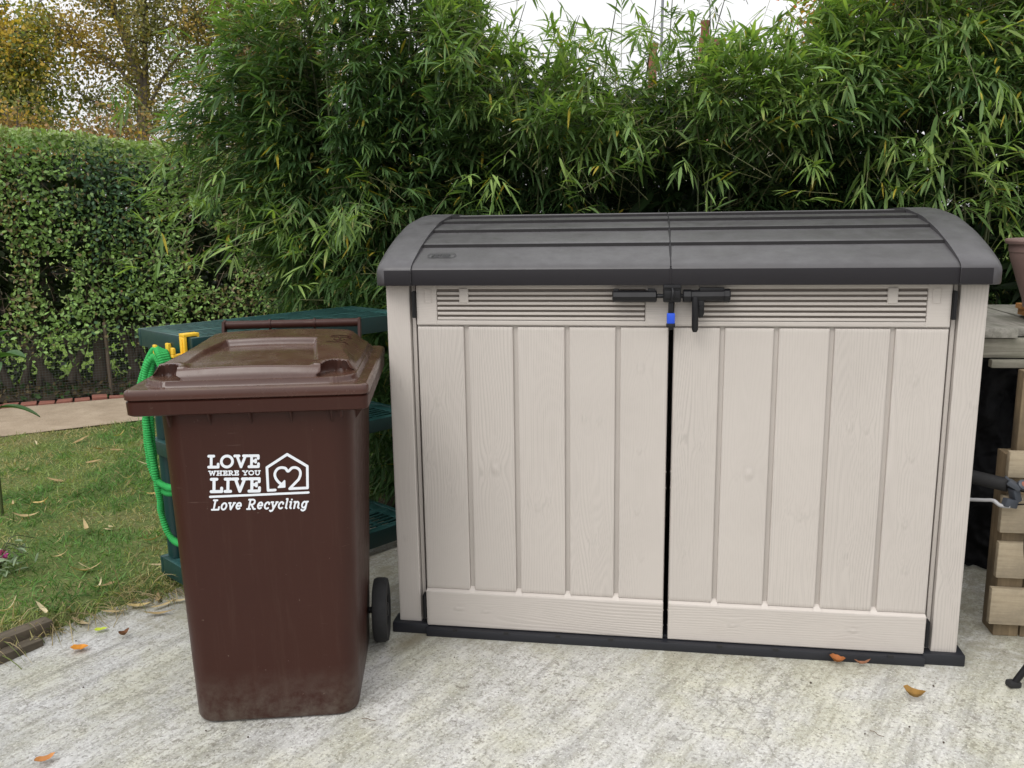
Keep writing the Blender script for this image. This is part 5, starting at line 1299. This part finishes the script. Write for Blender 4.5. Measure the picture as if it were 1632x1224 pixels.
tbx(1.52, 1.59, .90, .97, .034, .88, 'leg', 'pinez'); tbx(.94, .99, .955, .995, .034, .88, 'leg', 'pinez')
tr = thing('wooden_tray', 'small orange pine slatted tray under the plant pot', 'tray', (1.105, .33, .997))
for k in range(5): o = MB().box(.075, .42, .005 + k * .07, .057 + k * .07, .022, .040, .003).build('slat', M['orangewood'], tr)
MB().box(.085, .11, .0, .34, .0, .0215, .003).build('batten', M['orangewood'], tr); MB().box(.38, .405, .0, .34, .0, .0215, .003).build('batten', M['orangewood'], tr)
pt = thing('plant_pot', 'mauve brown plastic plant pot with a wide rim at the right edge', 'pot', (1.205, .46, 1.037))
MB().lathe([(.001, .0), (.070, .0), (.078, .006), (.082, .03), (.096, .07), (.116, .13), (.128, .165), (.1295, .180), (.1325, .183), (.1335, .205), (.143, .209), (.1455, .217), (.143, .223), (.134, .223), (.128, .21), (.122, .18), (.001, .172)], 64).build('pot', M['pot'], pt, 30)
MB().lathe([(.001, .176), (.06, .182), (.121, .178)], 24).build('soil', M['soil'], pt)
# black sheeting between shed and table
nx, nz = 70, 110; V = []; F = []
for i in range(nx):
    for j in range(nz):
        u_, w_ = i / (nx - 1), j / (nz - 1)
        x = .865 + .52 * u_; z = .045 + .86 * w_
        V.append((x, .72 - .05 * u_ * (1 - .4 * w_) + .10 * (vnoise(np.array([x * 9, z * 6, 0.])) - .5) + .05 * abs(vnoise(np.array([x * 24 + z * 7, z * 17 - x * 5, 1.])) - .5) + .03 * abs(vnoise(np.array([x * 50 - z * 20, z * 38 + x * 14, 2.])) - .5), z))
for i in range(nx - 1):
    for j in range(nz - 1): F.append((i * nz + j, i * nz + nz + j, i * nz + nz + j + 1, i * nz + j + 1))
o = np_mesh('plastic_sheeting', V, F, M['tarp'], smooth=180); tag(o, 'crumpled black plastic sheeting hanging between the shed and the table', 'sheeting')
# bicycle, mostly out of frame to the right (rear wheel nearest the camera)
bk = thing('bicycle', 'dark bicycle at the right edge showing its handlebar and kickstand', 'bicycle', (1.30, .0, .034))
bo = np.array([1.30, .0, .034])
def bt(pts, r, name, m, n=10, par=None): return MB().tube(np.array(pts, float) - bo, r, n).build(name, M[m], par or bk, 40)
hbz = .535; hy0 = .155
bt(spline([(1.62, hy0 + .01, hbz + .005), (1.50, hy0 - .03, hbz + .0), (1.30, hy0 - .03, hbz - .03), (1.10, hy0 - .03, hbz - .004), (1.03, hy0 + .0, hbz), (.91, hy0 + .09, hbz + .008)], 6), .0112, 'handlebar', 'black')
bt([(1.015, hy0 + .012, hbz + .001), (.91, hy0 + .09, hbz + .008)], .021, 'grip', 'rubber', 14)
bt([(1.57, hy0 - .005, hbz + .004), (1.68, hy0 + .03, hbz + .008)], .0175, 'grip', 'rubber', 14)
lv = bt(spline([(1.010, hy0 - .030, hbz - .052), (.985, hy0 - .022, hbz - .052), (.970, hy0 - .010, hbz - .042), (.950, hy0 + .005, hbz - .046), (.91, hy0 + .03, hbz - .054)], 6), np.array([.006] * 13 + [.0055] * 12), 'brake_lever', 'alloy' if 'alloy' in M else 'steel')
def obx(c, dims, rot, name, m, par=None, b=.005):
    Mx = Matrix.Translation(Vector(np.array(c) - bo)) @ Matrix.Rotation(rot[2], 4, 'Z') @ Matrix.Rotation(rot[1], 4, 'Y') @ Matrix.Rotation(rot[0], 4, 'X')
    a, b_, c_ = dims; return MB().box(-a / 2, a / 2, -b_ / 2, b_ / 2, -c_ / 2, c_ / 2, b, Mx).build(name, M[m], par or bk, 40)
M['dkblue'] = plastic('slate_plastic', (.045, .052, .065), .45, .2, 20, .1)
bl = obx((1.012, hy0 - .022, hbz - .044), (.042, .022, .026), (0, .25, .3), 'brake_body', 'dkblue'); obx((1.027, hy0 - .012, hbz - .020), (.022, .03, .044), (0, -.3, .3), 'brake_clamp', 'dkblue', bl)
sh_ = obx((1.020, hy0 - .02, hbz + .012), (.040, .028, .018), (0, .5, -.4), 'shifter', 'dkblue')
Mx = Matrix.Translation(Vector(np.array((1.040, hy0 - .03, hbz + .016)) - bo)) @ Matrix.Rotation(.9, 4, 'X') @ Matrix.Rotation(.2, 4, 'Y')
g_ = MB().lathe([(.001, .007), (.011, .007), (.0155, .004), (.0165, -.004), (.013, -.012), (.001, -.012)], 24, Mx).build('gear_dial', M['dkblue'], sh_); MB().lathe([(.001, .0078), (.008, .0078), (.0085, .0072)], 20, Mx).build('dial_face', M['brick'], g_)
obx((1.004, hy0 - .02, hbz + .028), (.030, .010, .006), (0, .7, -.2), 'shift_paddle', 'dkblue', sh_, .002)
bt(spline([(1.032, hy0 - .03, hbz - .045), (1.052, hy0 - .06, hbz - .03), (1.10, hy0 - .07, hbz + .0), (1.22, hy0 + .0, hbz - .04)], 6), .0025, 'brake_cable', 'black', 6)
bt(spline([(1.05, hy0 - .03, hbz + .004), (1.054, hy0 - .05, hbz - .06), (1.050, hy0 - .055, hbz - .16), (1.066, hy0 - .05, hbz - .23), (1.12, hy0 + .0, hbz - .26), (1.24, hy0 + .12, hbz - .22)], 6), .0028, 'gear_cable', 'black', 6)
bt(spline([(1.095, hy0 - .06, hbz - .09), (1.070, hy0 - .06, hbz - .115), (1.066, hy0 - .06, hbz - .15), (1.082, hy0 - .05, hbz - .185), (1.16, hy0 + .02, hbz - .19)], 6), .0026, 'brake_cable', 'black', 6)
bx_ = 1.30
def tp(y, z, dx=0): return (bx_ + dx + (z - .3) * -.02, y, z)
bt([tp(hy0 + .0, hbz - .03), tp(hy0 + .06, hbz - .18)], .016, 'head_tube', 'black'); 
for sx in (-.045, .045): bt([tp(hy0 + .06, hbz - .17, sx * .8), tp(hy0 + .17, .205, sx)], .011, 'fork_blade', 'black')
bt([tp(hy0 + .05, hbz - .12), tp(-.22, .23)], .017, 'down_tube', 'black'); bt([tp(hy0 + .03, hbz - .08), tp(-.34, .42)], .014, 'top_tube', 'black'); bt([tp(-.22, .23), tp(-.38, .56)], .014, 'seat_tube', 'black')
for sx in (-.05, .05): bt([tp(-.22, .23, sx * .5), tp(-.52, .205, sx)], .008, 'chain_stay', 'black'); bt([tp(-.345, .44, sx * .4), tp(-.52, .205, sx)], .007, 'seat_stay', 'black')
MB().loft([[(p[0] * w_ + 0, y, p[1]) for p in ((-1, .59), (-.7, .612), (0, .622), (.7, .612), (1, .59), (0, .575))] for y, w_ in ((-.50, .05), (-.46, .068), (-.40, .06), (-.32, .025), (-.26, .018), (-.25, .01))]).build('saddle', M['rubber'], bk, 50)
for y in (hy0 + .17, -.52):
    Mx = Matrix.Translation((0, y, .171)) @ Matrix.Rotation(pi / 2, 4, 'Y')
    wv = MB().lathe([(.150 + .021 * cos(a), .021 * sin(a)) for a in np.linspace(0, 2 * pi, 14)], 48, Mx).build('wheel', M['rubber'], bk, 50)
    MB().lathe([(.120, -.011), (.132, -.012), (.132, .012), (.120, .011), (.120, -.011)], 48, Mx).build('rim', M['steel'], wv, 40)
    mb = MB()
    for k in range(20):
        a = 2 * pi * k / 20; c_, s2 = cos(a), sin(a); mb.tube([Mx @ Vector((.012 * c_, .012 * s2, .012 * (-1) ** k)), Mx @ Vector((.122 * c_, .122 * s2, 0))], .0011, 4, False)
    mb.lathe([(.001, -.04), (.014, -.04), (.014, .04), (.001, .04)], 12, Mx); mb.build('spokes', M['steel'], wv, 40)
ks = bt([(1.285, -.20, .25), (1.075, -.125, .22), (1.02, -.118, .135), (.972, -.112, GZ(-.11) + .012)], [.011, .010, .010, .009], 'kickstand', 'black')
obx((.970, -.112, GZ(-.11) + .010), (.036, .026, .018), (0, .1, .3), 'foot', 'rubber', ks, .006)

# ------------------------------------------------------------------ plants at the left edge
pl = thing('broad_leaved_plant', 'broad dark green leaves poking in at the left edge', 'plant', (-2.93, .78, .06))
def broad(p, d, L_, w_, seed):
    r = np.random.default_rng(seed); d = np.array(d, float); d /= np.linalg.norm(d); sd2 = np.cross(d, [0, 0, 1.]); sd2 /= np.linalg.norm(sd2); nn_ = np.cross(sd2, d); V = []; C = []; F = []; m = 11
    for i in range(m):
        t_ = i / (m - 1); ww = w_ * .5 * sin(pi * min(t_ ** .75, 1)) ** .75 + .0008
        for k in range(-3, 4):
            q = np.array(p) + d * L_ * t_ + sd2 * ww * k / 3 + nn_ * (abs(k / 3) * ww * .45 - (.006 if k == 0 else 0)) - np.array([0, 0, .35 * L_ * t_ ** 2])
            V.append(q); C.append(np.array([.045, .105, .03]) * (1.5 if k == 0 else 1) * (.9 + .2 * r.random()))
    for i in range(m - 1):
        for k in range(6): F.append((i * 7 + k, i * 7 + 7 + k, i * 7 + 8 + k, i * 7 + 1 + k))
    np_mesh('leaf', V, F, M['hedge_leaf'], pl, np.array(C), smooth=180)
for k, (p, d, L_, w_) in enumerate([((.06, .03, .72), (.9, -.1, .35), .155, .07), ((.03, .0, .68), (.75, -.6, .25), .16, .08), ((.0, .05, .77), (.6, .3, .8), .14, .06), ((0, 0, .70), (-.8, -.3, .3), .15, .07), ((0, 0, .6), (-.2, -.9, .2), .15, .07)]): broad(p, d, L_, w_, k)
broad((.06, 0, .505), (.95, -.05, .16), .20, .030, 9)
MB().tube(spline([(0, 0, -.02), (.01, 0, .3), (.0, .02, .55), (.03, .03, .76)], 6), .007, 8).build('stem', M['culm'], pl)
fl = thing('flowering_plant', 'small plant with a pink flower and grey green leaves at the lawn edge', 'plant', (-2.47, .19, .06))
for k in range(7):
    a = random.uniform(-1., 1.2); l = random.uniform(.05, .14); zz = random.uniform(.05, .13)
    MB().tube(spline([(0, 0, 0), (l * .4 * cos(a), l * .4 * sin(a), zz), (l * cos(a), l * sin(a), zz * .8)], 5), .0018, 5).build('stem', M['sage'] if 'sage' in M else M['culm'], fl)
n = 90
O = np.stack([rng.normal(.03, .05, n), rng.normal(0, .05, n), rng.uniform(.01, .10, n)], 1); D = unit(n); D[:, 2] = np.abs(D[:, 2]) * .6
leaves('leaves', O, D, unit(n), rng.uniform(.03, .07, n), .009, np.array([.17, .23, .13]) * (.7 + .6 * rng.random((n, 1))), M['hedge_leaf'], fl, T_LANCE, .3)
n = 70
v = unit(n); O = np.array([.022, .0, .075]) + v * .006; C = np.array([.62, .10, .36]) * (.7 + .5 * rng.random((n, 1)))
leaves('flower', O, v, unit(n), .019, .008, C, M['pink'], fl, T_OVAL, .1)
